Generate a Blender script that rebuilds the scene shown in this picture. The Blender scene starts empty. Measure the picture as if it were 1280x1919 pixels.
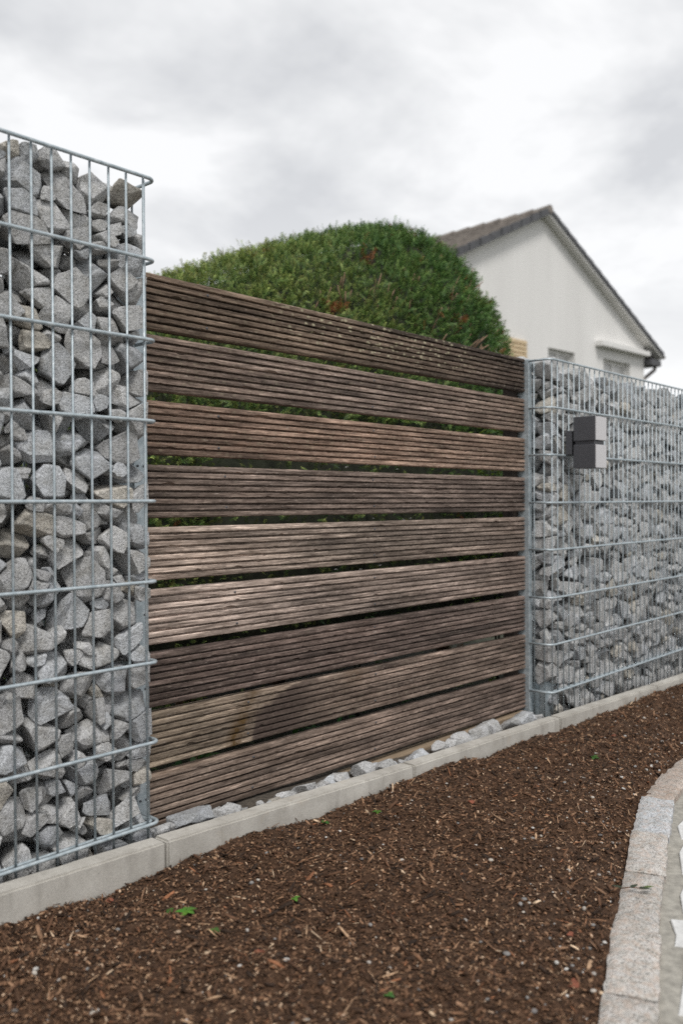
import bpy, bmesh, math, random
import numpy as np
from mathutils import Vector, Matrix, noise, kdtree
R = math.radians
scene = bpy.context.scene
col = scene.collection

# ------------------------------------------------------------------ camera
CAM = Vector((-1.33215, -1.83038, 0.79947))
F_PX, YAW, PITCH, ROLL = 1675.1, 0.845474, -0.0123831, -0.0051534
fw = Vector((math.sin(YAW)*math.cos(PITCH), math.cos(YAW)*math.cos(PITCH), math.sin(PITCH)))
r0 = Vector((math.cos(YAW), -math.sin(YAW), 0)); u0 = r0.cross(fw)
rt = math.cos(ROLL)*r0 + math.sin(ROLL)*u0
up = math.cos(ROLL)*u0 - math.sin(ROLL)*r0
cam_data = bpy.data.cameras.new('camera')
cam = bpy.data.objects.new('camera', cam_data); col.objects.link(cam)
cam.matrix_world = Matrix(((rt.x, up.x, -fw.x, CAM.x), (rt.y, up.y, -fw.y, CAM.y), (rt.z, up.z, -fw.z, CAM.z), (0, 0, 0, 1)))
cam_data.sensor_fit = 'VERTICAL'; cam_data.sensor_height = 36.0; cam_data.sensor_width = 24.0
cam_data.lens = F_PX*36.0/1919.0
cam_data.clip_start = 0.05; cam_data.clip_end = 1500
cam_data.dof.use_dof = True; cam_data.dof.focus_distance = 2.65; cam_data.dof.aperture_fstop = 2.6
scene.camera = cam

# ------------------------------------------------------------------ world: overcast sky
SUN_EL, SUN_AZ = R(56), R(212)          # azimuth measured from +Y towards +X: behind the camera
world = bpy.data.worlds.new('World'); scene.world = world; world.use_nodes = True
nt = world.node_tree; nt.nodes.clear()
def wn(t): return nt.nodes.new(t)
out = wn('ShaderNodeOutputWorld'); bg = wn('ShaderNodeBackground'); nt.links.new(bg.outputs[0], out.inputs[0])
sky = wn('ShaderNodeTexSky'); sky.sky_type = 'NISHITA'; sky.sun_disc = False
sky.sun_elevation = SUN_EL; sky.sun_rotation = SUN_AZ
sk = wn('ShaderNodeVectorMath'); sk.operation = 'SCALE'; sk.inputs['Scale'].default_value = 0.10
nt.links.new(sky.outputs[0], sk.inputs[0])
tc = wn('ShaderNodeTexCoord'); sep = wn('ShaderNodeSeparateXYZ'); nt.links.new(tc.outputs['Generated'], sep.inputs[0])
zc = wn('ShaderNodeMath'); zc.operation = 'MAXIMUM'; zc.inputs[1].default_value = 0.0; nt.links.new(sep.outputs['Z'], zc.inputs[0])
za = wn('ShaderNodeMath'); za.operation = 'ADD'; za.inputs[1].default_value = 0.22; nt.links.new(zc.outputs[0], za.inputs[0])
dx = wn('ShaderNodeMath'); dx.operation = 'DIVIDE'; nt.links.new(sep.outputs['X'], dx.inputs[0]); nt.links.new(za.outputs[0], dx.inputs[1])
dy = wn('ShaderNodeMath'); dy.operation = 'DIVIDE'; nt.links.new(sep.outputs['Y'], dy.inputs[0]); nt.links.new(za.outputs[0], dy.inputs[1])
cmb = wn('ShaderNodeCombineXYZ'); nt.links.new(dx.outputs[0], cmb.inputs[0]); nt.links.new(dy.outputs[0], cmb.inputs[1])
cmb.inputs[2].default_value = 3.7
n1 = wn('ShaderNodeTexNoise'); n1.inputs['Scale'].default_value = 2.1; n1.inputs['Detail'].default_value = 5; n1.inputs['Roughness'].default_value = .56; n1.inputs['Distortion'].default_value = .25
nt.links.new(cmb.outputs[0], n1.inputs['Vector'])
cr = wn('ShaderNodeValToRGB'); nt.links.new(n1.outputs['Fac'], cr.inputs[0])
e = cr.color_ramp.elements
e[0].position = .36; e[0].color = (.485, .492, .505, 1)
e[1].position = .585; e[1].color = (.695, .697, .70, 1)
m_ = e.new(.47); m_.color = (.58, .585, .592, 1)
# thinner, brighter cloud towards the horizon all round
hz = wn('ShaderNodeMapRange'); hz.inputs['From Min'].default_value = .08; hz.inputs['From Max'].default_value = .32; hz.inputs['To Min'].default_value = .8; hz.inputs['To Max'].default_value = 0.0
nt.links.new(zc.outputs[0], hz.inputs['Value'])
hm = wn('ShaderNodeMix'); hm.data_type = 'RGBA'; [q for q in hm.inputs if q.name == 'B' and q.type == 'RGBA'][0].default_value = (.70, .70, .70, 1)
nt.links.new(hz.outputs[0], hm.inputs['Factor']); nt.links.new(cr.outputs[0], [q for q in hm.inputs if q.name == 'A' and q.type == 'RGBA'][0])
mx = wn('ShaderNodeMix'); mx.data_type = 'RGBA'; mx.inputs['Factor'].default_value = .95
nt.links.new(sk.outputs[0], [q for q in mx.inputs if q.name == 'A' and q.type == 'RGBA'][0]); nt.links.new([q for q in hm.outputs if q.type == 'RGBA'][0], [q for q in mx.inputs if q.name == 'B' and q.type == 'RGBA'][0])
nt.links.new([q for q in mx.outputs if q.type == 'RGBA'][0], bg.inputs['Color']); bg.inputs['Strength'].default_value = 1.0

sun_d = bpy.data.lights.new('sun', 'SUN'); sun_d.energy = 1.5; sun_d.angle = R(16); sun_d.color = (1, .97, .93)
sun = bpy.data.objects.new('sun', sun_d); col.objects.link(sun)
sdir = Vector((math.sin(SUN_AZ)*math.cos(SUN_EL), math.cos(SUN_AZ)*math.cos(SUN_EL), math.sin(SUN_EL)))
sun.rotation_euler = sdir.to_track_quat('Z', 'Y').to_euler(); sun.location = (0, -5, 10)

vs = scene.view_settings; vs.view_transform = 'Standard'; vs.look = 'None'; vs.exposure = 0.55; vs.gamma = 1.0; vs.use_curve_mapping = False
scene.cycles.use_denoising = False
scene.cycles.max_bounces = 8

# ------------------------------------------------------------------ helpers
def obj(name, me, mat=None, parent=None, **props):
    o = bpy.data.objects.new(name, me); col.objects.link(o)
    if mat is not None and me is not None and not me.materials: me.materials.append(mat)
    if parent is not None: o.parent = parent
    for k, v in props.items(): o[k] = v
    return o
def empty(name, loc=(0, 0, 0), rz=0, **props):
    o = bpy.data.objects.new(name, None); col.objects.link(o); o.location = loc; o.rotation_euler = (0, 0, rz)
    o.empty_display_size = .1
    for k, v in props.items(): o[k] = v
    return o
def mesh_pd(name, v, f, smooth=False):
    me = bpy.data.meshes.new(name); me.from_pydata([tuple(p) for p in v], [], [tuple(int(i) for i in q) for q in f]); me.update()
    if smooth: me.shade_smooth()
    return me
def mesh_np(name, V, Q, smooth=False, colors=None, cname='tint'):
    """V (n,3), Q (m,k) with k 3 or 4 - quick bulk mesh"""
    me = bpy.data.meshes.new(name); k = Q.shape[1]
    me.vertices.add(len(V)); me.vertices.foreach_set('co', np.ascontiguousarray(V, np.float32).ravel())
    me.loops.add(Q.size); me.loops.foreach_set('vertex_index', np.ascontiguousarray(Q, np.int32).ravel())
    me.polygons.add(len(Q)); me.polygons.foreach_set('loop_start', np.arange(0, Q.size, k, dtype=np.int32))
    me.update(calc_edges=True)
    if colors is not None:
        a = me.color_attributes.new(cname, 'FLOAT_COLOR', 'POINT')
        c = np.ones((len(V), 4), np.float32); c[:, :3] = colors; a.data.foreach_set('color', c.ravel())
    if smooth: me.shade_smooth()
    return me
def set_tint(me, c, name='tint'):
    a = me.color_attributes.new(name, 'FLOAT_COLOR', 'POINT')
    n = len(me.vertices); arr = np.ones((n, 4), np.float32); arr[:, :3] = c
    a.data.foreach_set('color', arr.ravel())
def bm_mesh(name, bm, smooth=False):
    me = bpy.data.meshes.new(name); bm.normal_update(); bm.to_mesh(me); bm.free()
    if smooth: me.shade_smooth()
    return me
def add_box(bm, x0, x1, y0, y1, z0, z1):
    vs_ = [bm.verts.new((x, y, z)) for z in (z0, z1) for y in (y0, y1) for x in (x0, x1)]
    for f in ((0, 2, 3, 1), (4, 5, 7, 6), (0, 1, 5, 4), (2, 6, 7, 3), (0, 4, 6, 2), (1, 3, 7, 5)): bm.faces.new([vs_[i] for i in f])
    return vs_
def bev(bm, w, seg=2):
    bmesh.ops.bevel(bm, geom=bm.edges[:], offset=w, segments=seg, affect='EDGES', profile=.6, clamp_overlap=True)
def box_mesh(name, x0, x1, y0, y1, z0, z1, b=.002, seg=2):
    bm = bmesh.new(); add_box(bm, x0, x1, y0, y1, z0, z1)
    if b: bev(bm, b, seg)
    return bm_mesh(name, bm)
def tube_vf(path, r, n=8, cap=True):
    P = [Vector(p) for p in path]; V = []; Fc = []
    t = (P[1]-P[0]).normalized(); a = t.orthogonal().normalized()
    rad = r if hasattr(r, '__len__') else [r]*len(P)
    for i, p in enumerate(P):
        t2 = (P[min(i+1, len(P)-1)]-P[max(i-1, 0)]).normalized()
        a = (a - t2*a.dot(t2)).normalized(); b = t2.cross(a)
        for k in range(n):
            an = 2*math.pi*k/n; V.append(p + (a*math.cos(an)+b*math.sin(an))*rad[i])
    for i in range(len(P)-1):
        for k in range(n): Fc.append((i*n+k, i*n+(k+1) % n, (i+1)*n+(k+1) % n, (i+1)*n+k))
    if cap: Fc.append(tuple(range(n-1, -1, -1))); Fc.append(tuple(range((len(P)-1)*n, len(P)*n)))
    return V, Fc
def tube(name, path, r, n=8):
    v, f = tube_vf(path, r, n); return mesh_pd(name, v, f, True)

def to_px(x, y, z):
    d = Vector((x, y, z))-CAM; dz = d.dot(fw)
    return 640+F_PX*d.dot(rt)/dz, 959.5-F_PX*d.dot(up)/dz, dz

# ------------------------------------------------------------------ materials
class NB:
    def __init__(s, name):
        s.m = bpy.data.materials.new(name); s.m.use_nodes = True; s.t = s.m.node_tree
        s.b = s.t.nodes['Principled BSDF']
    def n(s, t, **kw):
        x = s.t.nodes.new(t)
        for k, v in kw.items(): setattr(x, k, v)
        return x
    def l(s, a, b): s.t.links.new(a, b)
    def pos(s): return s.n('ShaderNodeNewGeometry').outputs['Position']
    def mapping(s, vec, scale=(1, 1, 1), loc=(0, 0, 0)):
        m = s.n('ShaderNodeMapping'); m.inputs['Scale'].default_value = scale; m.inputs['Location'].default_value = loc; s.l(vec, m.inputs[0]); return m.outputs[0]
    def noise(s, vec, scale, detail=4, rough=.55, dist=0):
        x = s.n('ShaderNodeTexNoise'); x.inputs['Scale'].default_value = scale; x.inputs['Detail'].default_value = detail
        x.inputs['Roughness'].default_value = rough; x.inputs['Distortion'].default_value = dist; s.l(vec, x.inputs['Vector']); return x.outputs['Fac']
    def vor(s, vec, scale, out_='Color', feature='F1'):
        x = s.n('ShaderNodeTexVoronoi', feature=feature); x.inputs['Scale'].default_value = scale; s.l(vec, x.inputs['Vector']); return x.outputs[out_]
    def ramp(s, fac, stops):
        x = s.n('ShaderNodeValToRGB'); el = x.color_ramp.elements
        for i, (p, c) in enumerate(stops):
            c = (c, c, c) if not hasattr(c, '__len__') else c
            q = el[i] if i < 2 else el.new(p)
            q.position = p; q.color = (*c, 1)
        s.l(fac, x.inputs[0]); return x.outputs['Color']
    def mix(s, fac, a, b, mode='MIX'):
        x = s.n('ShaderNodeMix', data_type='RGBA', blend_type=mode)
        for sk_, v in (('Factor', fac), ('A', a), ('B', b)):
            i = x.inputs[sk_] if sk_ == 'Factor' else [q for q in x.inputs if q.name == sk_ and q.type == 'RGBA'][0]
            if isinstance(v, (int, float)): i.default_value = v
            elif isinstance(v, tuple): i.default_value = (*v, 1)
            else: s.l(v, i)
        return [q for q in x.outputs if q.type == 'RGBA'][0]
    def math(s, op, a, b=None):
        x = s.n('ShaderNodeMath', operation=op)
        for i, v in enumerate((a, b)):
            if v is None: continue
            if isinstance(v, (int, float)): x.inputs[i].default_value = v
            else: s.l(v, x.inputs[i])
        return x.outputs[0]
    def attr(s, name, o='Color'):
        x = s.n('ShaderNodeAttribute'); x.attribute_name = name; return x.outputs[o]
    def bump(s, h, strength=.5, dist=.002):
        x = s.n('ShaderNodeBump'); x.inputs['Strength'].default_value = strength; x.inputs['Distance'].default_value = dist
        s.l(h, x.inputs['Height']); s.l(x.outputs[0], s.b.inputs['Normal']); return x
    def fin(s, color=None, rough=.8, metal=0.0, spec=None):
        if color is not None:
            if isinstance(color, tuple): s.b.inputs['Base Color'].default_value = (*color, 1)
            else: s.l(color, s.b.inputs['Base Color'])
        if isinstance(rough, (int, float)): s.b.inputs['Roughness'].default_value = rough
        else: s.l(rough, s.b.inputs['Roughness'])
        s.b.inputs['Metallic'].default_value = metal
        if spec is not None: s.b.inputs['Specular IOR Level'].default_value = spec
        return s.m
M = {}
def mk_granite(name, grain=430, gain=1.0, tinted=True, warm=0.0):
    b = NB(name); p = b.pos()
    cells = b.vor(p, grain); sp = b.n('ShaderNodeSeparateColor'); b.l(cells, sp.inputs[0])
    g = b.ramp(sp.outputs[0], [(0, .20*gain), (.14, .32*gain), (.3, .44*gain), (.8, .49*gain), (1, .58*gain)])
    f = b.noise(p, 170, 5, .75); fine = b.ramp(f, [(.3, .70), (.7, 1.25)])
    c = b.mix(1.0, g, fine, 'MULTIPLY')
    patch = b.ramp(b.noise(p, 28, 6, .7), [(.32, (.72, .70, .66)), (.5, (1.0, 1.0, .99)), (.7, (1.12, 1.12, 1.14))])
    c = b.mix(1.0, c, patch, 'MULTIPLY')
    if warm:
        c = b.mix(b.ramp(b.noise(p, 60, 3), [(.45, 0.0), (.65, warm)]), c, (.52, .40, .33))
    if tinted: c = b.mix(1.0, c, b.attr('tint'), 'MULTIPLY')
    h = b.mix(.35, b.noise(p, 60, 6, .68), b.noise(p, 330, 3, .6))
    b.bump(h, .9, .009)
    return b.fin(c, .88, 0, .3)
M['granite'] = mk_granite('granite')
M['sett'] = mk_granite('sett_granite', 300, 1.05, True, .40)
def mk_galv():
    b = NB('galvanised_steel'); p = b.pos()
    c = b.ramp(b.noise(p, 60, 5, .6), [(.3, (.30, .355, .385)), (.55, (.43, .485, .515)), (.75, (.57, .615, .635))])
    r = b.ramp(b.noise(p, 90, 3), [(.3, .42), (.7, .62)])
    b.bump(b.noise(p, 400, 2), .12, .001)
    return b.fin(c, r, .45)
M['galv'] = mk_galv()
def mk_wood():
    b = NB('weathered_wood'); oi = b.n('ShaderNodeObjectInfo'); p = b.pos()
    off = b.n('ShaderNodeVectorMath', operation='ADD'); b.l(p, off.inputs[0])
    cb = b.n('ShaderNodeCombineXYZ'); b.l(b.math('MULTIPLY', oi.outputs['Random'], 37.0), cb.inputs[0]); b.l(b.math('MULTIPLY', oi.outputs['Random'], 11.0), cb.inputs[2]); b.l(cb.outputs[0], off.inputs[1])
    v = off.outputs[0]
    streak = b.noise(b.mapping(v, (7, 60, 240)), 1.0, 6, .7)
    fibre = b.noise(b.mapping(v, (22, 150, 900)), 1.0, 3, .7)
    blot = b.noise(b.mapping(v, (3.0, 14, 26)), 1.0, 6, .68, .2)
    fleck = b.noise(b.mapping(v, (34, 120, 170)), 1.0, 5, .75)
    t = b.attr('tint')
    lum = b.ramp(streak, [(.30, .55), (.44, .86), (.56, 1.10), (.70, 1.5)])
    c = b.mix(1.0, t, lum, 'MULTIPLY')
    c = b.mix(1.0, c, b.ramp(fibre, [(.3, .55), (.7, 1.4)]), 'MULTIPLY')
    c = b.mix(1.0, c, b.ramp(blot, [(.30, (.74, .70, .67)), (.48, (.98, .95, .93)), (.68, (1.22, 1.19, 1.17))]), 'MULTIPLY')
    c = b.mix(b.ramp(fleck, [(.60, 0.0), (.70, .75)]), c, (.40, .34, .30))
    c = b.mix(b.ramp(fleck, [(.26, .8), (.34, 0.0)]), c, (.022, .016, .014))
    silver = b.noise(b.mapping(v, (8.0, 30, 130)), 1.0, 7, .76)
    c = b.mix(1.0, c, b.ramp(silver, [(.34, (.32, .29, .27)), (.45, (.78, .75, .73)), (.54, (1.05, 1.03, 1.02)), (.66, (1.95, 1.92, 1.90))]), 'MULTIPLY')
    w = b.n('ShaderNodeSeparateColor'); b.l(b.attr('wear'), w.inputs[0])
    lich = b.math('MULTIPLY', b.ramp(b.vor(b.mapping(v, (34, 34, 60)), 1.0, 'Distance'), [(.18, 1.0), (.36, 0.0)]), w.outputs[0])
    lich = b.math('MULTIPLY', lich, b.ramp(b.noise(v, 140, 3), [(.36, 0.0), (.5, .9)]))
    c = b.mix(lich, c, (.40, .36, .25))
    moss = b.math('MULTIPLY', w.outputs[1], b.ramp(b.noise(v, 55, 5, .7), [(.34, 0.3), (.55, 1.0)]))
    c = b.mix(moss, c, (.085, .050, .018))
    c = b.mix(b.math('MULTIPLY', w.outputs[2], b.ramp(fleck, [(.35, .97), (.6, .85)])), c, (.062, .044, .037))
    h = b.mix(.7, streak, fibre); h = b.mix(.4, h, fleck)
    b.bump(h, .55, .0025)
    return b.fin(c, .86, 0, .25)
M['wood'] = mk_wood()
def mk_plain_wood():
    b = NB('dark_post_wood'); p = b.pos()
    s = b.noise(b.mapping(p, (120, 120, 6)), 1.0, 5, .65)
    c = b.ramp(s, [(.3, (.018, .013, .011)), (.6, (.06, .045, .036)), (.8, (.11, .09, .075))])
    b.bump(s, .5, .003); return b.fin(c, .85)
M['darkwood'] = mk_plain_wood()
def mk_pale_wood():
    b = NB('pale_timber'); p = b.pos()
    s = b.noise(b.mapping(p, (6, 90, 90)), 1.0, 5, .65)
    c = b.ramp(s, [(.3, (.16, .115, .075)), (.6, (.30, .225, .15)), (.8, (.42, .33, .23))])
    b.bump(s, .4, .003); return b.fin(c, .85)
M['palewood'] = mk_pale_wood()
def mk_concrete():
    b = NB('kerb_concrete'); p = b.pos()
    n = b.noise(p, 9, 5, .6); c = b.ramp(n, [(.3, (.35, .33, .295)), (.55, (.46, .44, .40)), (.75, (.54, .52, .475))])
    c = b.mix(1.0, c, b.ramp(b.noise(p, 320, 3, .7), [(.3, .80), (.7, 1.16)]), 'MULTIPLY')
    c = b.mix(b.ramp(b.noise(b.mapping(p, (28, 28, 4)), 1.0, 4), [(.55, 0.0), (.72, .45)]), c, (.24, .225, .20))
    c = b.mix(b.ramp(b.noise(p, 14, 5, .7), [(.6, 0.0), (.75, .35)]), c, (.36, .29, .21))
    pits = b.ramp(b.vor(p, 150, 'Distance'), [(.05, 0.0), (.14, 1.0)])
    h = b.mix(.5, b.noise(p, 260, 4, .7), pits); b.bump(h, .4, .002)
    return b.fin(c, .9, 0, .25)
M['concrete'] = mk_concrete()
def mk_soil():
    b = NB('dark_soil'); p = b.pos()
    n = b.noise(p, 55, 6, .7)
    c = b.ramp(n, [(.3, (.024, .013, .008)), (.5, (.080, .044, .026)), (.68, (.155, .089, .054)), (.8, (.25, .155, .10))])
    c = b.mix(b.ramp(b.noise(p, 3.0, 3), [(.45, 0.0), (.7, .5)]), c, (.075, .05, .036))
    h = b.mix(.5, b.noise(p, 90, 6, .75), b.noise(p, 300, 4, .7)); b.bump(h, 1.0, .008)
    return b.fin(c, .95, 0, .2)
M['soil'] = mk_soil()
def mk_tinted(name, rough=.85, nscale=200, lo=.75, hi=1.2, spec=.3, trans=0.0, bump=.3):
    b = NB(name); p = b.pos()
    c = b.mix(1.0, b.attr('tint'), b.ramp(b.noise(p, nscale, 3, .6), [(.3, lo), (.7, hi)]), 'MULTIPLY')
    if bump: b.bump(b.noise(p, nscale*1.5, 3), bump, .002)
    m = b.fin(c, rough, 0, spec)
    if trans:
        tr = b.n('ShaderNodeBsdfTranslucent'); b.l(c, tr.inputs['Color'])
        mxs = b.n('ShaderNodeMixShader'); mxs.inputs[0].default_value = trans
        o = b.t.nodes['Material Output']; b.l(b.b.outputs[0], mxs.inputs[1]); b.l(tr.outputs[0], mxs.inputs[2]); b.l(mxs.outputs[0], o.inputs[0])
    return m
M['chip'] = mk_tinted('bark_chip', .85, 180, .6, 1.3)
M['pebble'] = mk_tinted('pebble', .7, 260, .8, 1.15)
M['needle'] = mk_tinted('yew_needle', .5, 90, .75, 1.25, .3, .08, 0)
M['leaf'] = mk_tinted('leaf', .5, 120, .8, 1.2, .4, .25, 0)
def mk_simple(name, c, rough=.6, metal=0, ns=None, amp=.15, spec=None, bump=0):
    b = NB(name)
    if ns:
        p = b.pos(); f = b.noise(p, ns, 4, .6)
        cc = b.ramp(f, [(.3, tuple(x*(1-amp) for x in c)), (.7, tuple(min(1, x*(1+amp)) for x in c))])
        if bump: b.bump(f, bump, .003)
        return b.fin(cc, rough, metal, spec)
    return b.fin(c, rough, metal, spec)
M['anthracite'] = mk_simple('anthracite_metal', (.078, .079, .088), .5, .2, 60, .05)
M['opal'] = mk_simple('opal_diffuser', (.49, .48, .49), .35, 0, 40, .03)
M['bark'] = mk_simple('yew_bark', (.13, .075, .045), .85, 0, 60, .5, bump=.6)
M['branch'] = mk_simple('cut_branch', (.24, .155, .10), .85, 0, 90, .4, bump=.5)
M['core'] = mk_simple('inner_shade_and_stems', (.014, .017, .008), .95, 0, 30, .5)  # near-black imitates the shade inside the hedge; also colours the shrub stems
M['lawn'] = mk_simple('garden_ground', (.030, .034, .016), .95, 0, 18, .6, bump=.6)
M['gravel_soil'] = mk_simple('base_gravel', (.07, .058, .045), .95, 0, 120, .6, bump=1.0)
M['mortar'] = mk_simple('path_mortar', (.30, .285, .25), .92, 0, 45, .28, bump=.5)
M['terracotta'] = mk_simple('terracotta', (.20, .065, .035), .9, 0, 160, .5, bump=.4)
M['white_stone'] = mk_simple('white_paving', (.56, .56, .55), .85, 0, 45, .16, bump=.3)
M['tile'] = mk_simple('roof_tile', (.215, .190, .168), .8, 0, 6, .4, bump=.3)
M['verge'] = mk_simple('verge_slate', (.075, .076, .082), .6, 0, 8, .3)
M['soffit'] = mk_simple('painted_soffit', (.74, .73, .71), .7, 0, 3, .05)
M['gutter'] = mk_simple('zinc_gutter', (.17, .155, .14), .45, .5, 10, .2)
M['shutter'] = mk_simple('shutter_wood', (.60, .47, .30), .7, 0, 12, .15)
M['frame'] = mk_simple('window_frame', (.72, .71, .69), .5)
def mk_glass():
    b = NB('window_glass'); b.b.inputs['Base Color'].default_value = (.52, .515, .50, 1); b.b.inputs['Roughness'].default_value = .12; return b.m
M['glass'] = mk_glass()
def mk_render():
    b = NB('white_render'); p = b.pos()
    c = b.ramp(b.noise(b.mapping(p, (2.2, 2.2, .25)), 1.0, 5, .6), [(.3, (.70, .69, .67)), (.6, (.75, .74, .72)), (.8, (.77, .76, .74))])
    st = b.ramp(b.noise(b.mapping(p, (5, 5, .35)), 1.0, 4, .6), [(.6, 0.0), (.80, .22)])
    c = b.mix(st, c, (.52, .51, .49)); b.bump(b.noise(p, 60, 4), .15, .004)
    return b.fin(c, .9, 0, .2)
M['render'] = mk_render()

# ------------------------------------------------------------------ terrain levels
def kerb_z(x): return float(np.interp(x, [-3, -1, 0, 1, 2, 3, 4, 6], [.05, .008, -.0255, -.066, -.0945, -.122, -.145, -.18]))
def soil_z(x): return float(np.interp(x, [-3, -1, 0, 1, 2, 3, 4, 6], [-.03, -.065, -.088, -.112, -.137, -.160, -.18, -.21]))
EDGE = [(-1.6, -1.62), (-.6, -1.40), (.11, -1.145), (.30, -1.07), (.47, -1.005), (.665, -.935), (.73, -.914), (1.0, -.813), (1.32, -.705), (1.605, -.655), (1.9, -.625), (2.6, -.60), (5.5, -.55)]
def edge_y(x): return float(np.interp(x, [e_[0] for e_ in EDGE], [e_[1] for e_ in EDGE]))

# big ground sheet
me = mesh_pd('ground', [(-300, -300, -.42), (300, -300, -.42), (300, 300, -.42), (-300, 300, -.42)], [(0, 1, 2, 3)])
obj('ground', me, M['lawn'], kind='structure')
# garden ground behind the fence, a sheet with a slab edge
bm = bmesh.new(); add_box(bm, -4, 26, .24, 24, -.41, -.14)
obj('garden_ground', bm_mesh('garden_ground', bm), M['lawn'], kind='structure')

# soil bed: relief grid between kerb and granite edging
def soil_h(x, y):
    v = Vector((x, y, 0))
    return soil_z(x) + .020*noise.noise(v*3.1) + .012*noise.noise(v*9+Vector((3, 1, 0))) + .008*noise.noise(v*27) + .005*noise.noise(v*70)
NX, NY = 420, 110
V = []
for i in range(NX+1):
    x = -2.6 + 8.0*(i/NX)
    ye = edge_y(x)-.02; ys = -.05
    for j in range(NY+1):
        t = j/NY; y = ys+(ye-ys)*t
        V.append((x, y, soil_h(x, y)))
ii, jj = np.meshgrid(np.arange(NX), np.arange(NY), indexing='ij'); k0 = (ii*(NY+1)+jj).ravel()
Q = np.stack([k0, k0+1, k0+NY+2, k0+NY+1], 1)
obj('soil', mesh_np('soil', np.array(V), Q, True), M['soil'], kind='structure')

# strip of dirt between kerb and boards / under gabions
V = []; Fq = []; xs = np.linspace(-2.6, 5.4, 201); ysr = np.linspace(-.03, .26, 16)
for x in xs:
    for y in ysr: V.append((x, y, kerb_z(x)-.035+.008*noise.noise(Vector((x*14, y*14, 1)))))
for i in range(len(xs)-1):
    for j in range(15): a = i*16+j; Fq.append((a, a+16, a+17, a+1))
obj('dirt_strip', mesh_pd('dirt_strip', V, Fq, True), M['gravel_soil'], kind='structure')

# concrete kerb
kerb = empty('kerb', (0, 0, 0), kind='structure')
rk = random.Random(5)
for k in range(-3, 6):
    x0, x1 = k+.003, k+1-.003
    bm = bmesh.new()
    za_, zb_ = kerb_z(k), kerb_z(k+1)
    vs_ = add_box(bm, x0, x1, -.075, -.0215, 0, 1)
    for v_ in vs_:
        top = za_ if v_.co.x < (x0+x1)/2 else zb_
        v_.co.z = top if v_.co.z > .5 else top-.22
        v_.co.y += rk.uniform(-.0012, .0012)
    bmesh.ops.subdivide_edges(bm, edges=[q for q in bm.edges if abs(q.verts[0].co.x-q.verts[1].co.x) > .5], cuts=40)
    bmesh.ops.bevel(bm, geom=[q for q in bm.edges if q.calc_face_angle(0) > .5], offset=.005, segments=2, affect='EDGES')
    for v_ in bm.verts:
        q = Vector((v_.co.x*22, v_.co.y*40, v_.co.z*40)); v_.co += Vector((0, noise.noise(q)*.0010, noise.noise(q+Vector((9, 2, 4)))*.0012))
    me = bm_mesh('kerb_stone', bm, True); me.set_sharp_from_angle(angle=R(35))
    obj('kerb_stone', me, M['concrete'], kerb)

# ------------------------------------------------------------------ stones by half-space intersection
_tri = {}
def triples(K):
    if K not in _tri:
        a, b_, c_ = np.meshgrid(np.arange(K), np.arange(K), np.arange(K), indexing='ij'); m = (a < b_) & (b_ < c_)
        _tri[K] = np.stack([a[m], b_[m], c_[m]], 1)
    return _tri[K]
def cell_verts(N, d):
    t = triples(len(d)); n1_, n2_, n3_ = N[t[:, 0]], N[t[:, 1]], N[t[:, 2]]
    c23 = np.cross(n2_, n3_); det = (n1_*c23).sum(1); ok = np.abs(det) > 1e-3
    t, n1_, n2_, n3_, c23, det = t[ok], n1_[ok], n2_[ok], n3_[ok], c23[ok], det[ok]
    P = (d[t[:, 0]][:, None]*c23 + d[t[:, 1]][:, None]*np.cross(n3_, n1_) + d[t[:, 2]][:, None]*np.cross(n1_, n2_))/det[:, None]
    return P[(P@N.T <= d+1e-6).all(1)]
def rock_mesh(name, P, r, fancy=True, tint=(1, 1, 1), seed=0):
    """P: hull points about the origin"""
    bm = bmesh.new()
    for q in P: bm.verts.new(q)
    bmesh.ops.remove_doubles(bm, verts=bm.verts, dist=r*.06)
    res = bmesh.ops.convex_hull(bm, input=bm.verts[:])
    bmesh.ops.delete(bm, geom=list({g for g in res['geom_interior']+res['geom_unused'] if isinstance(g, bmesh.types.BMVert)}), context='VERTS')
    bmesh.ops.dissolve_limit(bm, angle_limit=R(7), verts=bm.verts[:], edges=bm.edges[:])
    if fancy:
        bmesh.ops.bevel(bm, geom=bm.edges[:], offset=r*.055, segments=1, affect='EDGES', profile=.5, clamp_overlap=True)
        bmesh.ops.triangulate(bm, faces=bm.faces[:])
        long_ = [q for q in bm.edges if q.calc_length() > r*.45]
        bmesh.ops.subdivide_edges(bm, edges=long_, cuts=1 if fancy == 1 else 2)
        bmesh.ops.triangulate(bm, faces=bm.faces[:])
        sv = Vector((seed*1.7, seed*.9, seed*2.3))
        for v_ in bm.verts:
            q = v_.co/r; v_.co += v_.co.normalized()*r*(.06*noise.noise(q*1.7+sv)+.045*noise.noise(q*5+sv))
    me = bm_mesh(name, bm, True); me.set_sharp_from_angle(angle=R(24))
    set_tint(me, tint); return me
def rand_dirs(rng, n):
    v = rng.normal(size=(n, 3)); return v/np.linalg.norm(v, axis=1)[:, None]
def stone_tint(rng):
    g = rng.normal(1.0, .10); w = rng.random()
    if w < .05: return (g*1.06, g*1.0, g*.90)
    if w < .3: return (g*.96, g*.99, g*1.03)
    return (g*1.0, g, g*1.0)
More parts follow.
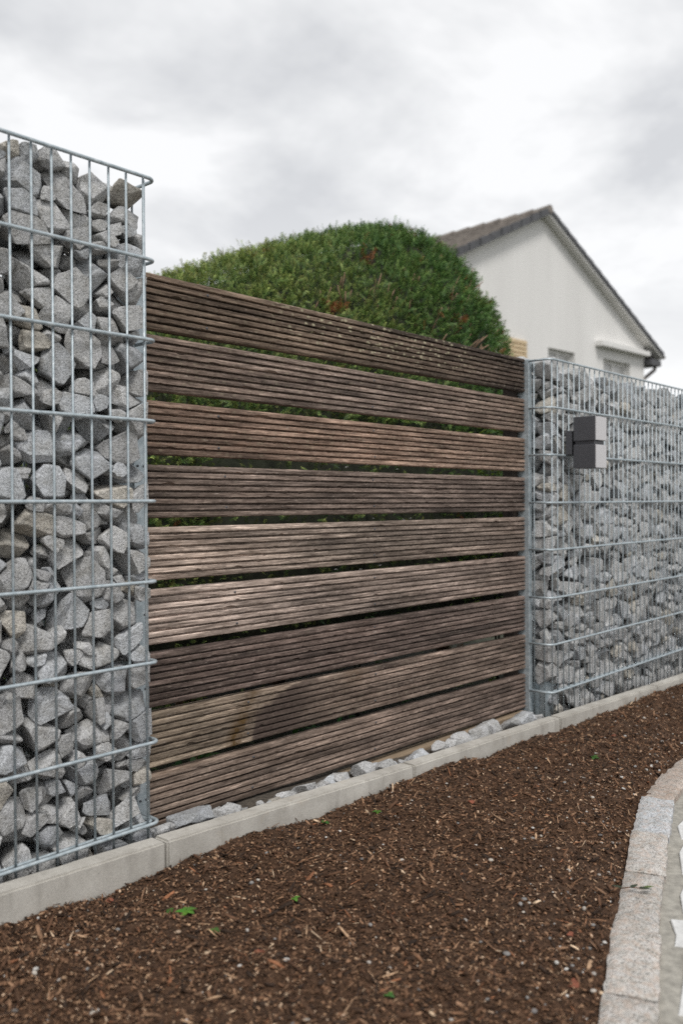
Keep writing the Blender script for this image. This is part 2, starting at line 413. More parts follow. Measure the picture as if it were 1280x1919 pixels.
def pack_stones(rng, box, rmin, rmax, tries, ztop, keep=None):
    """dart throwing of unequal, flattened bodies, then each pair is separated by a tilted plane"""
    x0, x1, y0, y1, z0, z1 = box; SZ = 1.32
    C_ = np.zeros((6000, 3)); Rr_ = np.zeros(6000); n_ = 0
    lev = np.sort(rng.uniform(0, 1, tries))
    for lv in lev:
        r = rmax+(rmin-rmax)*lv**.85
        c = np.array([rng.uniform(x0+r*.5, x1-r*.5), rng.uniform(y0+r*.45, y1-r*.5), rng.uniform(z0+r*.3, z1)])
        if c[1] > .115 and r < .027: continue
        if c[2]+r*.6 > ztop(c[0]): continue
        if keep and keep(c, r): continue
        dd = (C_[:n_]-c)*[1, 1, SZ]; dd = np.sqrt((dd*dd).sum(1))
        if (dd < .80*(Rr_[:n_]+r)).any(): continue
        C_[n_] = c; Rr_[n_] = r; n_ += 1
    C_ = C_[:n_]; Rr_ = Rr_[:n_]
    kd = kdtree.KDTree(n_)
    for i, c in enumerate(C_): kd.insert(c, i)
    kd.balance()
    tilt = {}
    outp = []
    for i in range(n_):
        c, r = C_[i], Rr_[i]
        nn = rng.integers(5, 9)
        N = rand_dirs(rng, nn); ax = np.array([rng.normal()*.6, rng.normal()*.4, 1.0]); ax /= np.linalg.norm(ax)
        flat = rng.uniform(.5, .95)
        dd = r*rng.uniform(.95, 1.45, nn)*(1-(1-flat)*np.abs(N@ax))
        sh = r*rng.uniform(1.35, 1.75)
        Ns = [N, np.vstack([ax, -ax])]; ds = [dd, np.full(2, r*flat*1.25)]
        for co, j, dist in kd.find_range(c, (r+rmax)*1.7):
            if j == i: continue
            key = (min(i, j), max(i, j))
            if key not in tilt: tilt[key] = rng.normal(size=3)*.34
            n = (C_[j]-c) if i < j else (c-C_[j])
            n = n*[1, 1, 1.5]; n = n/np.linalg.norm(n)+tilt[key]; n /= np.linalg.norm(n)
            if i > j: n = -n
            pt = (C_[j]-c)*(r/(r+Rr_[j]))
            dpl = max(n@pt-.0008, r*.22)
            if dpl > sh: continue
            Ns.append(n[None]); ds.append([dpl])
        j_ = rng.uniform(0, .005, 6)
        Ns.append(np.array([[-1, 0, 0], [1, 0, 0], [0, -1, 0], [0, 1, 0], [0, 0, -1], [0, 0, 1.]]))
        ds.append(np.minimum(np.array([c[0]-x0, x1-c[0], c[1]-y0, y1-c[1], c[2]-z0+.05, ztop(c[0])+.008-c[2]])-j_, sh))
        N = np.vstack(Ns); dd = np.concatenate(ds)
        if len(dd) > 31:        # the six cage planes at the end always stay
            o_ = np.concatenate([np.argsort(dd[:-6])[:25], np.arange(len(dd)-6, len(dd))]); N, dd = N[o_], dd[o_]
        P = cell_verts(N, dd)
        if len(P) < 6: continue
        cen = P.mean(0); P = P-cen
        a = rng.normal(size=3)*.05; Rm = np.array(Matrix.Rotation(a[0], 3, 'X') @ Matrix.Rotation(a[1], 3, 'Y') @ Matrix.Rotation(a[2], 3, 'Z'))
        P = P@Rm.T*.99
        outp.append((c+cen, r, P))
    return outp

def visible_score(c, r):
    x, y, z = to_px(*c)
    if z < .1 or not (-60 < x < 1340 and -60 < y < 1980): return 0
    return r/z*(3.0 if c[1] < .085 else 1.0 if c[1] < .12 else .3)

def cage(parent, xa, xc, sgn, ztop_n, front_x, end_y, back_x, z_off, zbot, ygap=None, Rb=.017):
    """double rod mesh bent round one end: xa far end, xc bend plane; sgn +1 when the bend is at the high-x end"""
    T = .222
    zt = z_off+.2*ztop_n
    rw = random.Random(int(xc*1000)+7)
    me_v = tube('vertical_wire', [(0, 0, zbot), (0, 0, zt+.001)], .0030, 8)
    for x in front_x:
        obj('vertical_wire', me_v, M['galv'], parent).location = (x+rw.uniform(-.0012, .0012), 0, 0)
    for y in end_y:
        obj('vertical_wire', me_v, M['galv'], parent).location = (xc-sgn*.0075, y, 0)
    for x in back_x:
        obj('vertical_wire', me_v, M['galv'], parent).location = (x, T, 0)
    def loop(off, r, upto_back):
        ys, xe = -off, xc+sgn*off
        pts = [(xa, ys, 0)]
        cx_, cy_ = xc-sgn*Rb, Rb
        for k in range(0, 9):
            an = math.pi/2*k/8
            pts.append((cx_+sgn*(Rb+off)*math.sin(an), cy_-(Rb+off)*math.cos(an), 0))
        if upto_back is not None:
            pts.append((xe, upto_back, 0))
        else:
            for k in range(0, 9):
                an = math.pi/2*k/8
                pts.append((cx_+sgn*(Rb+off)*math.cos(an), T-Rb+(Rb+off)*math.sin(an), 0))
            pts.append((xa, T+off, 0))
        n = max(2, int(abs(cx_-xa)/.25))
        pts = [(xa+(cx_-xa)*q/n, ys, 0) for q in range(n)]+pts[1:]
        return tube('horizontal_wire', pts, r, 10)
    me_o = loop(.0076, .0047, ygap); me_i = loop(-.0072, .0042, ygap)
    for k in range(ztop_n+1):
        for me_ in ((me_o, me_i) if k == 0 else (me_o,)):
            o = obj('horizontal_wire', me_, M['galv'], parent); o.location = (0, 0, z_off+.2*k+rw.uniform(-.0015, .0015))
            if me_ is me_i: o.location.z -= .0005

def build_gabion(name, seed, box, rmin, rmax, tries, ztop, label, maxn=300, keep=None):
    rng = np.random.default_rng(seed)
    g = empty(name, (0, 0, 0), label=label, category='gabion', group='stone filled gabion walls beside the board fence')
    st = pack_stones(rng, box, rmin, rmax, tries, ztop, keep)
    st.sort(key=lambda s: -visible_score(s[0], s[1]))
    Vr, Fr, Cr = [], [], []; base = 0
    for i, (c, r, P) in enumerate(st):
        sc = visible_score(c, r)
        if i < maxn and sc > 0:
            me_ = rock_mesh('stone', P, r, 1, stone_tint(rng), i)
            obj('stone', me_, M['granite'], g).location = c
        else:
            t_ = stone_tint(rng); me_ = rock_mesh('stone_fill', P, r, 1 if sc > 0 and c[1] < .1 else 0, t_, i)
            vv = np.zeros(len(me_.vertices)*3); me_.vertices.foreach_get('co', vv); vv = vv.reshape(-1, 3)+c
            Vr.append(vv); Cr.append(np.tile(t_, (len(vv), 1))); Fr += [tuple(v_+base for v_ in p_.vertices) for p_ in me_.polygons]; base += len(vv)
            bpy.data.meshes.remove(me_)
    if Vr:
        me_ = mesh_pd('stone_fill', np.concatenate(Vr), Fr, True); me_.set_sharp_from_angle(angle=R(24))
        set_tint(me_, np.concatenate(Cr)); obj('stone_fill', me_, M['granite'], g, kind='stuff')
    print(name, len(st))
    return g
def ztop_left(x): return 1.590+.015*math.sin(x*23+1.0)+(.012 if -.35 < x < -.30 else 0)
gl = build_gabion('gabion_wall', 11, (-.95, .023, .008, .212, -.055, 1.62), .015, .054, 19000, ztop_left,
                  'taller stone filled wire gabion whose bent rungs end just before the board fence')
cage(gl, -.95, .026, 1, 8, [-.05*k for k in range(0, 19)], [.022, .072, .152, .202], [-.05*k for k in range(0, 19)], 0.0, -.06)
def ztop_right(x): return 1.365+.018*math.sin(x*19+.5)+(.045 if 2.075 < x < 2.11 else 0)
gr = build_gabion('gabion_wall', 23, (2.064, 4.15, .010, .212, -.15, 1.40), .018, .058, 24000, ztop_right,
                  'lower stone filled wire gabion that carries the cube wall lamp',
                  keep=lambda c, r: c[0] < 2.20+r*.8 and c[1] > .045-r*.5 and c[2] < .02+r*.8)
XR = 2.0685
cage(gr, 4.15, 2.055, -1, 7, [XR+.05*k for k in range(42)], [.033, .080], [XR+.05*k for k in range(42)], -.012, -.16, ygap=.094, Rb=.024)

# steel posts of the gabions at the fence opening
def post_left():
    me_ = box_mesh('end_post', .042, .083, .1035, .1075, -.07, 1.418, .0008, 1)
    p_ = obj('end_post', me_, M['galv'], gl, label='grey perforated steel strip at the board ends')
    obj('end_post', box_mesh('end_post', .042, .046, .1075, .175, -.07, 1.418, .0008, 1), M['galv'], gl)
    hole_dot = tube('hole_dot', [(0, 0, 0), (0, -.0025, 0)], .0032, 8)  # raised dark disc standing in for a dark hole of the perforated strip
    for k in range(15):
        for x in (.071,) if k % 3 else (.071, .052):
            obj('hole_dot', hole_dot, M['anthracite'], p_).location = (x, .1035, -.0+.097*k+.02)
post_left()
obj('end_post', box_mesh('end_post', 2.0445, 2.075, .0945, .150, -.16, 1.398, .0025, 2), M['galv'], gr, label='smooth grey steel post closing the board fence')
obj('post_sleeve', box_mesh('post_sleeve', 2.082, 2.19, .046, .165, -.20, .018, .003, 2), M['galv'], gr, label='grey steel sleeve at the foot of the post')
obj('post_sleeve', box_mesh('post_sleeve', 2.076, 2.0815, .044, .062, -.20, .018, .001, 1), M['galv'], gr)

# ------------------------------------------------------------------ board fence
fence = empty('board_fence', (0, .12, 0), label='weathered brown fence of nine grooved decking boards between the two gabions', category='fence')
fence.location = (0, 0, 0)
BT = [((1.405, 1.257), (1.401, 1.260)), ((1.243, 1.094), (1.231, 1.091)), ((1.069, .925), (1.062, .922)), ((.898, .757), (.896, .752)),
      ((.732, .590), (.726, .583)), ((.566, .420), (.560, .416)), ((.398, .254), (.389, .243)), ((.240, .093), (.223, .079)), ((.074, -.068), (.055, -.090))]
# tone of each board at its low-x end, middle and high-x end (wood colour itself)
TN = [((.115, .088, .066), (.118, .092, .070), (.074, .058, .048)), ((.150, .118, .098), (.145, .116, .100), (.165, .128, .105)),
      ((.145, .105, .082), (.220, .158, .122), (.165, .125, .100)), ((.140, .112, .095), (.155, .125, .108), (.120, .096, .084)),
      ((.275, .228, .195), (.155, .130, .110), (.145, .117, .100)), ((.265, .222, .195), (.205, .170, .148), (.140, .112, .097)),
      ((.098, .076, .067), (.112, .086, .075), (.118, .094, .083)), ((.185, .155, .118), (.150, .118, .098), (.145, .115, .097)),
      ((.160, .128, .105), (.150, .118, .098), (.130, .102, .087))]
XL, XRR, YB = .076, 2.044, .115
def smooth(a, b, x): t = np.clip((x-a)/(b-a), 0, 1); return t*t*(3-2*t)
def make_board(k):
    h = .146; nr = 8; pitch = h/nr; g = .0058; dp = .0115
    prof = []
    prof.append((.028, 0)); prof.append((.006, 0)); prof.append((.0012, .0022)); prof.append((0, .0055))
    for i in range(1, nr):
        zc_ = i*pitch
        prof += [(0, zc_-g/2-.0012), (.0008, zc_-g/2-.0002), (dp, zc_-g/2+.0006), (dp, zc_+g/2-.0006), (.0008, zc_+g/2+.0002), (0, zc_+g/2+.0012)]
    prof += [(0, h-.0055), (.0012, h-.0022), (.006, h), (.028, h)]
    prof = np.array(prof); npf = len(prof); ns = 460
    (lt, lb), (rt_, rb) = BT[k]
    V = np.zeros((ns+1, npf, 3)); colr = np.zeros((ns+1, npf, 3)); wear = np.zeros((ns+1, npf, 3))
    rr = random.Random(100+k); sd = rr.uniform(0, 50); ng = np.random.default_rng(300+k)
    xs_ = np.linspace(XL, XRR, ns+1)
    def vn(n_, cell):           # value noise along the board, one lane for each profile point
        kx = np.arange(XL-cell, XRR+2*cell, cell); return np.stack([np.interp(xs_, kx, ng.normal(0, 1, len(kx))) for _ in range(n_)], 1)
    jy = .0003*vn(npf, .20)+.00025*vn(npf, .010); jz = .00018*vn(npf, .25)+.00022*vn(npf, .010)
    for gi in range(1, nr):     # ragged groove lips: now and then a splinter is gone
        j0 = 4+(gi-1)*6
        brk = np.clip(vn(1, .022)[:, 0]-1.0, 0, 1.4)*.0022; brk2 = np.clip(vn(1, .03)[:, 0]-1.1, 0, 1.4)*.0026
        jz[:, j0] -= brk; jz[:, j0+1] -= brk; jz[:, j0+5] += brk2; jz[:, j0+4] += brk2
        jy[:, j0+1] += brk*.6; jy[:, j0+4] += brk2*.6
    tt_ = (xs_-XL)/(XRR-XL); top = lt+(rt_-lt)*tt_; bot = lb+(rb-lb)*tt_
    V[:, :, 0] = xs_[:, None]; V[:, :, 1] = YB+prof[None, :, 0]+(.0012*np.sin(xs_*2.3+sd))[:, None]+jy-.0005
    V[:, :, 2] = bot[:, None]+(top-bot)[:, None]*(prof[None, :, 1]/h)+jz
    lane_id = np.minimum((prof[:, 1]/pitch-1e-6).astype(int).clip(0), nr-1)
    lv1 = vn(nr, .35); lv2 = vn(nr, .09)
    for i in range(ns+1):
        t = tt_[i]
        a, b_, c_ = (np.array(q) for q in TN[k])
        cc = a+(b_-a)*(t/.45) if t < .45 else b_+(c_-b_)*((t-.45)/.55)
        cc = cc**1.18*1.85; cc = cc*.84+cc.mean()*.16; colr[i] = cc[None]*np.clip(1+.24*lv1[i, lane_id]+.13*lv2[i, lane_id], .4, 1.8)[:, None]
    X = V[:, :, 0]; Z = (prof[:, 1]/h)[None, :]*np.ones_like(X)
    if k == 0:
        wear[:, :, 0] = smooth(.50, .75, X)*(1-smooth(1.45, 1.75, X))*smooth(.18, .4, Z); wear[:, :, 0] += .12
    elif k in (1, 2): wear[:, :, 0] = .18
    elif k == 7:
        # dark damp disc-shaped stain and the moss along its rim
        wear[:, :, 0] = .1
        zz = (Z-.0)*h
        d = np.sqrt(((X-.70)/.255)**2+((zz-.0)/.155)**2)
        wear[:, :, 2] = (1-smooth(.90, .98, d+.03*vn(1, .02)+.02*vn(npf, .015)))*(1-smooth(.60, .92, X))
        ring = np.exp(-((X-(.388+.085*Z**1.5))/.026)**2)*(.45+.55*(Z < .5))
        wear[:, :, 1] = ring*1.4+.45*np.exp(-((X-.93)/.06)**2)*smooth(.5, .9, Z)
    elif k == 8: wear[:, :, 1] = .25*smooth(.9, 1, Z)*(1-smooth(.3, .6, X))
    else: wear[:, :, 0] = .06
    idx = np.arange((ns+1)*npf).reshape(ns+1, npf)
    a = idx[:-1, :-1].ravel(); b_ = idx[1:, :-1].ravel(); c_ = idx[1:, 1:].ravel(); d_ = idx[:-1, 1:].ravel()
    Q = [np.stack([a, b_, c_, d_], 1)]
    bk = np.stack([idx[:-1, -1], idx[1:, -1], idx[1:, 0], idx[:-1, 0]], 1); Q.append(bk)
    Q = np.concatenate(Q)
    me_ = mesh_np('board', V.reshape(-1, 3), Q, True, colr.reshape(-1, 3))
    at = me_.color_attributes.new('wear', 'FLOAT_COLOR', 'POINT'); w4 = np.ones(((ns+1)*npf, 4), np.float32); w4[:, :3] = np.clip(wear.reshape(-1, 3), 0, 1); at.data.foreach_set('color', w4.ravel())
    bm = bmesh.new(); bm.from_mesh(me_); bm.verts.ensure_lookup_table()
    for e_i in (0, ns): 
        try: bm.faces.new([bm.verts[int(q)] for q in (idx[e_i] if e_i else idx[e_i][::-1])])
        except ValueError: pass
    bmesh.ops.recalc_face_normals(bm, faces=bm.faces[:]); bm.to_mesh(me_); bm.free()
    me_.shade_smooth(); me_.set_sharp_from_angle(angle=R(28))
    o = obj('board', me_, M['wood'], fence)
    if k == 7: o['label'] = 'board with a dark damp patch rimmed by brown moss'
    if k == 0: o['label'] = 'topmost board dotted with pale lichen'
    return o
boards = [make_board(k) for k in range(9)]
screw = tube('screw', [(0, 0, 0), (0, -.0022, 0)], .0036, 8)
rs = random.Random(3)
for k, bo in enumerate(boards):
    for x in (.30+.02*k, 1.03):
        for fz in (.19, .81):
            (lt, lb), (rt_, rb) = BT[k]; t = (x-XL)/(XRR-XL); z = (lb+(rb-lb)*t)+((lt+(rt_-lt)*t)-(lb+(rb-lb)*t))*(round(fz*8-.5)+.5)/8
            obj('screw', screw, M['anthracite'], bo).location = (x+rs.uniform(-.006, .006), YB+.0012, z)
for x0, x1, y1 in ((.0485, .092, .205), (2.005, 2.040, .20)):
    obj('fence_post', box_mesh('fence_post', x0, x1, YB+.0300, y1, -.3, 1.36, .004, 2), M['darkwood'], fence)
obj('base_timber', box_mesh('base_timber', .10, 2.03, .098, .150, -.155, -.098, .005, 2), M['palewood'], fence, label='pale timber under the lowest board')

# ------------------------------------------------------------------ cube wall lamp on the lower gabion
LX0, LX1, LYF, LYB = 2.165, 2.267, -.152, -.050
lamp = empty('wall_lamp', (2.2, 0, 1.0), label='anthracite outdoor wall lamp of two stacked cubes on the lower gabion', category='lamp')
def lpart(name, x0, x1, y0, y1, z0, z1, mat, par, b=.002):
    me_ = box_mesh(name, x0-2.2, x1-2.2, y0, y1, z0-1.0, z1-1.0, b); o = bpy.data.objects.new(name, me_); col.objects.link(o); me_.materials.append(mat); o.parent = par
    return o
zt, zm, zb = 1.150, 1.040, .932
up_c = lpart('cube_shade', LX0, LX1, LYF+.004, LYB, zm+.008, zt, M['anthracite'], lamp)
lo_c = lpart('cube_shade', LX0, LX1, LYF+.004, LYB, zb, zm-.008, M['anthracite'], lamp)
for par, z0, z1 in ((up_c, zm+.008, zt), (lo_c, zb, zm-.008)):
    o = lpart('diffuser', LX0+.0015, LX1-.0015, LYF, LYF+.0035, z0+.0015, z1-.0015, M['opal'], par, .001)
lpart('middle_plate', LX0+.007, LX1-.007, LYF+.011, LYB-.006, zm-.0078, zm+.0078, M['anthracite'], lamp, .001)
lpart('bracket_arm', LX0+.03, LX1-.03, LYB-.0025, -.040, zm-.009, zm+.009, M['anthracite'], lamp, .001)
lpart('wall_plate', LX0+.004, LX1-.004, -.0400, -.0115, .992, 1.094, M['anthracite'], lamp)

# ------------------------------------------------------------------ loose stones along the foot of the fence
def loose_rock(rng, r, seed, sc=(1, 1, 1)):
    n = rng.integers(9, 14); N = rand_dirs(rng, n); d = r*rng.uniform(.6, 1.0, n)
    N = np.vstack([N, np.eye(3), -np.eye(3)]); d = np.concatenate([d, np.full(6, r*1.05)])
    P = cell_verts(N, d)*np.array(sc); P -= P.mean(0)
    return rock_mesh('granite_stone', P, r, 1, stone_tint(rng), seed)
rng = np.random.default_rng(77)
def at_wall(px, yw):
    """x on the line y=yw, z=dirt level for a picture column of the photograph"""
    lo, hi = -1.0, 6.0
    for _ in range(50):
        m = (lo+hi)/2
        if to_px(m, yw, kerb_z(m)-.03)[0] < px: lo = m
        else: hi = m
    return (lo+hi)/2
LS = [(303, .030, .0), (320, .026, .03), (358, .052, .01), (392, .034, .03), (427, .036, .01), (505, .018, .0), (528, .026, .02), (548, .022, .03), (572, .034, .01), (605, .028, .02), (618, .03, .04),
      (640, .036, .02), (680, .044, .03), (702, .028, .04), (722, .042, .01), (783, .040, .0), (823, .036, .01), (845, .034, .02), (873, .042, .0), (902, .052, .03), (926, .046, .01), (958, .044, .03), (975, .05, .04), (994, .04, .02), (1008, .034, .0)]
LS += [(px_, .012+.010*((px_*7) % 10)/10, .055*((px_*13) % 10)/10) for px_ in (313, 335, 376, 410, 441, 455, 470, 488, 517, 538, 560, 588, 628, 660, 738, 752, 765, 800, 858, 888, 914, 940)]
def loose_label(px):
    if px < 450: return 'small granite stone by the concrete kerb at the end of the taller gabion'
    if px < 660: return 'small granite stone in a tight row between middle kerb block and lowest board'
    if px < 760: return 'upright granite stone by the kerb joint in front of the lowest board'
    if px < 885: return 'granite stone beyond the kerb joint, lying before the pale base timber'
    return 'granite stone heaped at the foot of the smooth steel post'
for i, (px, r, yo) in enumerate(LS):
    yw = .028+yo*.8; x = at_wall(px, yw)
    me_ = loose_rock(rng, r*.92, 500+i, (1.25, .75, .62))
    zmin = min(v_.co.z for v_ in me_.vertices)
    big = r >= .05 and px < 400
    o = obj('granite_stone', me_, M['granite'], None, category='stone',
            label='largest flat granite stone by the concrete kerb, beside the taller gabion' if big else loose_label(px))
    if not big: o['group'] = 'loose granite stones along the foot of the board fence'
    o.location = (x, yw, kerb_z(x)-.040-zmin)

# ------------------------------------------------------------------ granite edging and path
edging = empty('granite_edging', (0, 0, 0), label='curved row of pinkish grey granite setts edging the mulch bed', category='edging')
def path_z(x): return soil_z(x)-.012
cuts = [(-1.15, -.75), (-.74, -.40), (-.39, -.13), (-.12, .17), (.178, .42), (.428, .725), (.733, .995), (1.003, 1.315), (1.323, 1.60), (1.608, 1.85), (1.858, 2.10), (2.108, 2.4), (2.408, 2.7), (2.708, 3.0), (3.008, 3.35), (3.358, 3.7), (3.708, 4.1), (4.108, 4.5)]
rg = random.Random(9); nrg = np.random.default_rng(5)
for k, (xa, xb) in enumerate(cuts):
    ya, yb = edge_y(xa), edge_y(xb)
    d = Vector((xb-xa, yb-ya)).normalized(); n = Vector((d.y, -d.x)); w = .092+rg.uniform(-.005, .006)
    bm = bmesh.new(); nu = max(4, int((xb-xa)/.018)); nv = 7
    ring = []
    # rough block: grid on top, sides dropped
    zt_ = soil_z((xa+xb)/2)+.013+rg.uniform(-.004, .004)
    grid = {}
    for lev, zz in ((1, zt_), (0, zt_-.11)):
        for i in range(nu+1):
            for j in range(nv+1):
                s, t = i/nu, j/nv
                p_ = Vector((xa+(xb-xa)*s, ya+(yb-ya)*s))+n*w*t
                q = Vector((p_.x*16, p_.y*16, lev*4+k))
                ed = (.0055*noise.noise(q*3.1) if j in (0, nv) or i in (0, nu) else 0)
                p_ = p_+n*ed*(1 if j == nv else -1)+d*ed*.4
                zq = zz
                if lev: zq += .0045*noise.noise(q)+.0025*noise.noise(q*4)-.006*max(0, 1-min(i, nu-i, j, nv-j)/.9)
                grid[lev, i, j] = bm.verts.new((p_.x, p_.y, zq))
    for i in range(nu):
        for j in range(nv):
            bm.faces.new([grid[1, i, j], grid[1, i, j+1], grid[1, i+1, j+1], grid[1, i+1, j]])
    for i in range(nu):
        bm.faces.new([grid[1, i, 0], grid[1, i+1, 0], grid[0, i+1, 0], grid[0, i, 0]]); bm.faces.new([grid[1, i+1, nv], grid[1, i, nv], grid[0, i, nv], grid[0, i+1, nv]])
    for j in range(nv):
        bm.faces.new([grid[1, 0, j+1], grid[1, 0, j], grid[0, 0, j], grid[0, 0, j+1]]); bm.faces.new([grid[1, nu, j], grid[1, nu, j+1], grid[0, nu, j+1], grid[0, nu, j]])
    bmesh.ops.delete(bm, geom=[v_ for v_ in bm.verts if not v_.link_faces], context='VERTS')
    bmesh.ops.recalc_face_normals(bm, faces=bm.faces[:])
    me_ = bm_mesh('granite_sett', bm, True); me_.set_sharp_from_angle(angle=R(40))
    g_ = rg.uniform(.92, 1.08); set_tint(me_, (g_*1.0, g_*.955, g_*.90) if k in (3, 4, 5, 6) else (g_*.97, g_, g_*1.03))
    if 8 <= k <= 10:
        a_ = me_.color_attributes['tint']; arr = np.tile(np.array([.88, .78, .70, 1], np.float32), (len(me_.vertices), 1)); a_.data.foreach_set('color', arr.ravel())
    obj('granite_sett', me_, M['sett'], edging)
# path mortar bed
V = []; Fq = []; xs = np.linspace(-3.5, 5.4, 120)
for x in xs:
    ye = edge_y(x)-.05
    for j, y in enumerate(np.linspace(ye, -4.0, 24)): V.append((x, y, path_z(x)+.003*noise.noise(Vector((x*8, y*8, 0)))))
for i in range(119):
    for j in range(23): a = i*24+j; Fq.append((a, a+1, a+25, a+24))
path = obj('path', mesh_pd('path', V, Fq, True), M['mortar'], kind='structure')
# irregular white paving stones, jittered cells with recessed mortar joints
rp = random.Random(21)
def paving(poly):
    bm = bmesh.new(); c = Vector((sum(p_[0] for p_ in poly)/len(poly), sum(p_[1] for p_ in poly)/len(poly)))
    z = path_z(c.x)
    lo = [bm.verts.new((x, y, z-.02)) for x, y in poly]; hi = [bm.verts.new((x, y, z+.006+rp.uniform(-.001, .001))) for x, y in poly]
    bm.faces.new(hi); n_ = len(poly)
    for i in range(n_): bm.faces.new([lo[i], lo[(i+1) % n_], hi[(i+1) % n_], hi[i]])
    bmesh.ops.recalc_face_normals(bm, faces=bm.faces[:])
    bmesh.ops.bevel(bm, geom=[q for q in bm.edges if all(v_ in hi for v_ in q.verts)], offset=.002, segments=1, affect='EDGES')
    obj('paving_stone', bm_mesh('paving_stone', bm), M['white_stone'], path)
s_x = -.9
for row in range(5):
    x = -1.0+rp.uniform(0, .08)
    while x < 3.6:
        L_ = rp.uniform(.10, .24); d0 = .128+row*.17; d1 = d0+.155
        if row == 0: d0 = .128+rp.uniform(-.012, .012)
        def pt(xx, dd): return (xx+dd*.38+rp.uniform(-.016, .016), edge_y(xx)-dd*.92+rp.uniform(-.012, .012))
        paving([pt(x, d0), pt(x+L_*.5, d0-.004), pt(x+L_, d0), pt(x+L_, d1), pt(x, d1)])
        x += L_+.028

# ------------------------------------------------------------------ bark mulch
rng = np.random.default_rng(8)
def chips(n, lmin, lmax, wmin, wmax, mode):
    if mode == 'view':      # denser where the bed lies close by
        t = rng.random(n*3)**2.2; x = -.75+4.4*t
    else: x = rng.uniform(-2.4, 5.0, n*3)
    y = rng.uniform(-1.45, -.078, n*3)
    ye = np.interp(x, [e_[0] for e_ in EDGE], [e_[1] for e_ in EDGE])
    m = y > ye+.004; x, y = x[m][:n], y[m][:n]; n = len(x)
    z = np.array([soil_h(a, b_) for a, b_ in zip(x, y)])
    L_ = lmin*(lmax/lmin)**(rng.random(n)**1.6); W = np.minimum(wmin+(wmax-wmin)*rng.random(n)**1.8, L_*.6); H = W*rng.uniform(.2, .6, n)
    az = rng.uniform(0, 2*np.pi, n); tl = rng.normal(0, .40, n); rl = rng.normal(0, .5, n)
    ex = np.stack([np.cos(az)*np.cos(tl), np.sin(az)*np.cos(tl), np.sin(tl)], 1)
    ey = np.stack([-np.sin(az), np.cos(az), 0*az], 1); ez = np.cross(ex, ey)
    ey2 = ey*np.cos(rl)[:, None]+ez*np.sin(rl)[:, None]; ez2 = np.cross(ex, ey2)
    # tapered, slightly bent splinter: 3 cross-sections of 4 corners
    V = np.zeros((n, 12, 3)); c0 = np.stack([x, y, z+H*.35+.001+np.abs(np.sin(tl))*L_*.22], 1)
    bend = rng.normal(0, .035, n)*L_
    for s, (u, wf) in enumerate(((-.5, rng.uniform(.25, .9, n)), (rng.uniform(-.15, .15, n), np.ones(n)), (.5, rng.uniform(.15, .8, n)))):
        u = u*np.ones(n)
        cc = c0+ex*(u*L_)[:, None]+ey2*((bend if s == 1 else 0*bend))[:, None]
        for q, (a, b_) in enumerate(((-.5, -.5), (.5, -.5), (.5, .5), (-.5, .5))):
            V[:, s*4+q] = cc+ey2*(a*W*wf)[:, None]+ez2*(b_*H*np.sqrt(wf))[:, None]
    f = []
    for s in (0, 4):
        for q in range(4): f.append((s+q, s+(q+1) % 4, s+4+(q+1) % 4, s+4+q))
    f += [(3, 2, 1, 0), (8, 9, 10, 11)]
    Q = (np.array(f)[None]+(np.arange(n)*12)[:, None, None]).reshape(-1, 4)
    pal = np.array([(.020, .012, .008), (.038, .020, .011), (.066, .034, .019), (.105, .056, .031), (.16, .093, .055), (.24, .155, .095), (.34, .25, .17), (.16, .07, .035)])
    pr = np.array([.22, .25, .21, .14, .09, .045, .015, .025]); ci = rng.choice(len(pal), n, p=pr/pr.sum())
    colr = pal[ci]*1.7*rng.uniform(.7, 1.3, (n, 1))
    return V.reshape(-1, 3), Q, np.repeat(colr, 12, 0)
def crumbs(n, smin, smax):
    """fine bark flakes: a bent pair of quads each"""
    t_ = rng.random(n*2)**2.0; x = -.75+4.4*t_; x[::6] = rng.uniform(-2.4, 5.0, len(x[::6])); y = rng.uniform(-1.45, -.078, n*2)
    m = y > np.interp(x, [e_[0] for e_ in EDGE], [e_[1] for e_ in EDGE])+.004; x, y = x[m][:n], y[m][:n]; n = len(x)
    z = np.array([soil_h(a, b_) for a, b_ in zip(x, y)])
    L_ = smin*(smax/smin)**rng.random(n); W = L_*rng.uniform(.25, .8, n)
    d1 = rng.normal(size=(n, 3))*[1, 1, .55]; d1 /= np.linalg.norm(d1, axis=1)[:, None]
    up_ = rng.normal(size=(n, 3))*.6+[0, 0, 1]; d2 = np.cross(up_, d1); d2 /= np.linalg.norm(d2, axis=1)[:, None]; d3 = np.cross(d1, d2)
    c = np.stack([x, y, z+.0015+rng.random(n)*.004], 1); V = np.zeros((n, 6, 3))
    for k, (a, b_, h_) in enumerate(((-.5, -.4, 0), (-.45, .5, 0), (.05, -.5, .18), (0, .45, .18), (.5, -.35, 0), (.45, .4, 0))):
        V[:, k] = c+d1*(a*L_)[:, None]+d2*(b_*W*rng.uniform(.6, 1.2, n))[:, None]+d3*(h_*L_)[:, None]
    Q = (np.array([(0, 2, 3, 1), (2, 4, 5, 3)])[None]+(np.arange(n)*6)[:, None, None]).reshape(-1, 4)
    pal_ = np.array([(.022, .012, .007), (.045, .024, .013), (.075, .040, .022), (.125, .070, .040), (.19, .115, .068), (.27, .19, .13)]); ci = rng.choice(6, n, p=[.22, .26, .24, .15, .09, .04])
    return V.reshape(-1, 3), Q, np.repeat(pal_[ci]*1.75*rng.uniform(.75, 1.3, (n, 1)), 6, 0)
parts_ = [crumbs(95000, .0025, .010), chips(22000, .004, .020, .0013, .005, 'view'), chips(9000, .012, .045, .002, .009, 'view'), chips(9000, .005, .03, .002, .007, 'all')]
off = 0; Vs, Qs, Cs = [], [], []
for v_, q_, c_ in parts_: Vs.append(v_); Qs.append(q_+off); Cs.append(c_); off += len(v_)
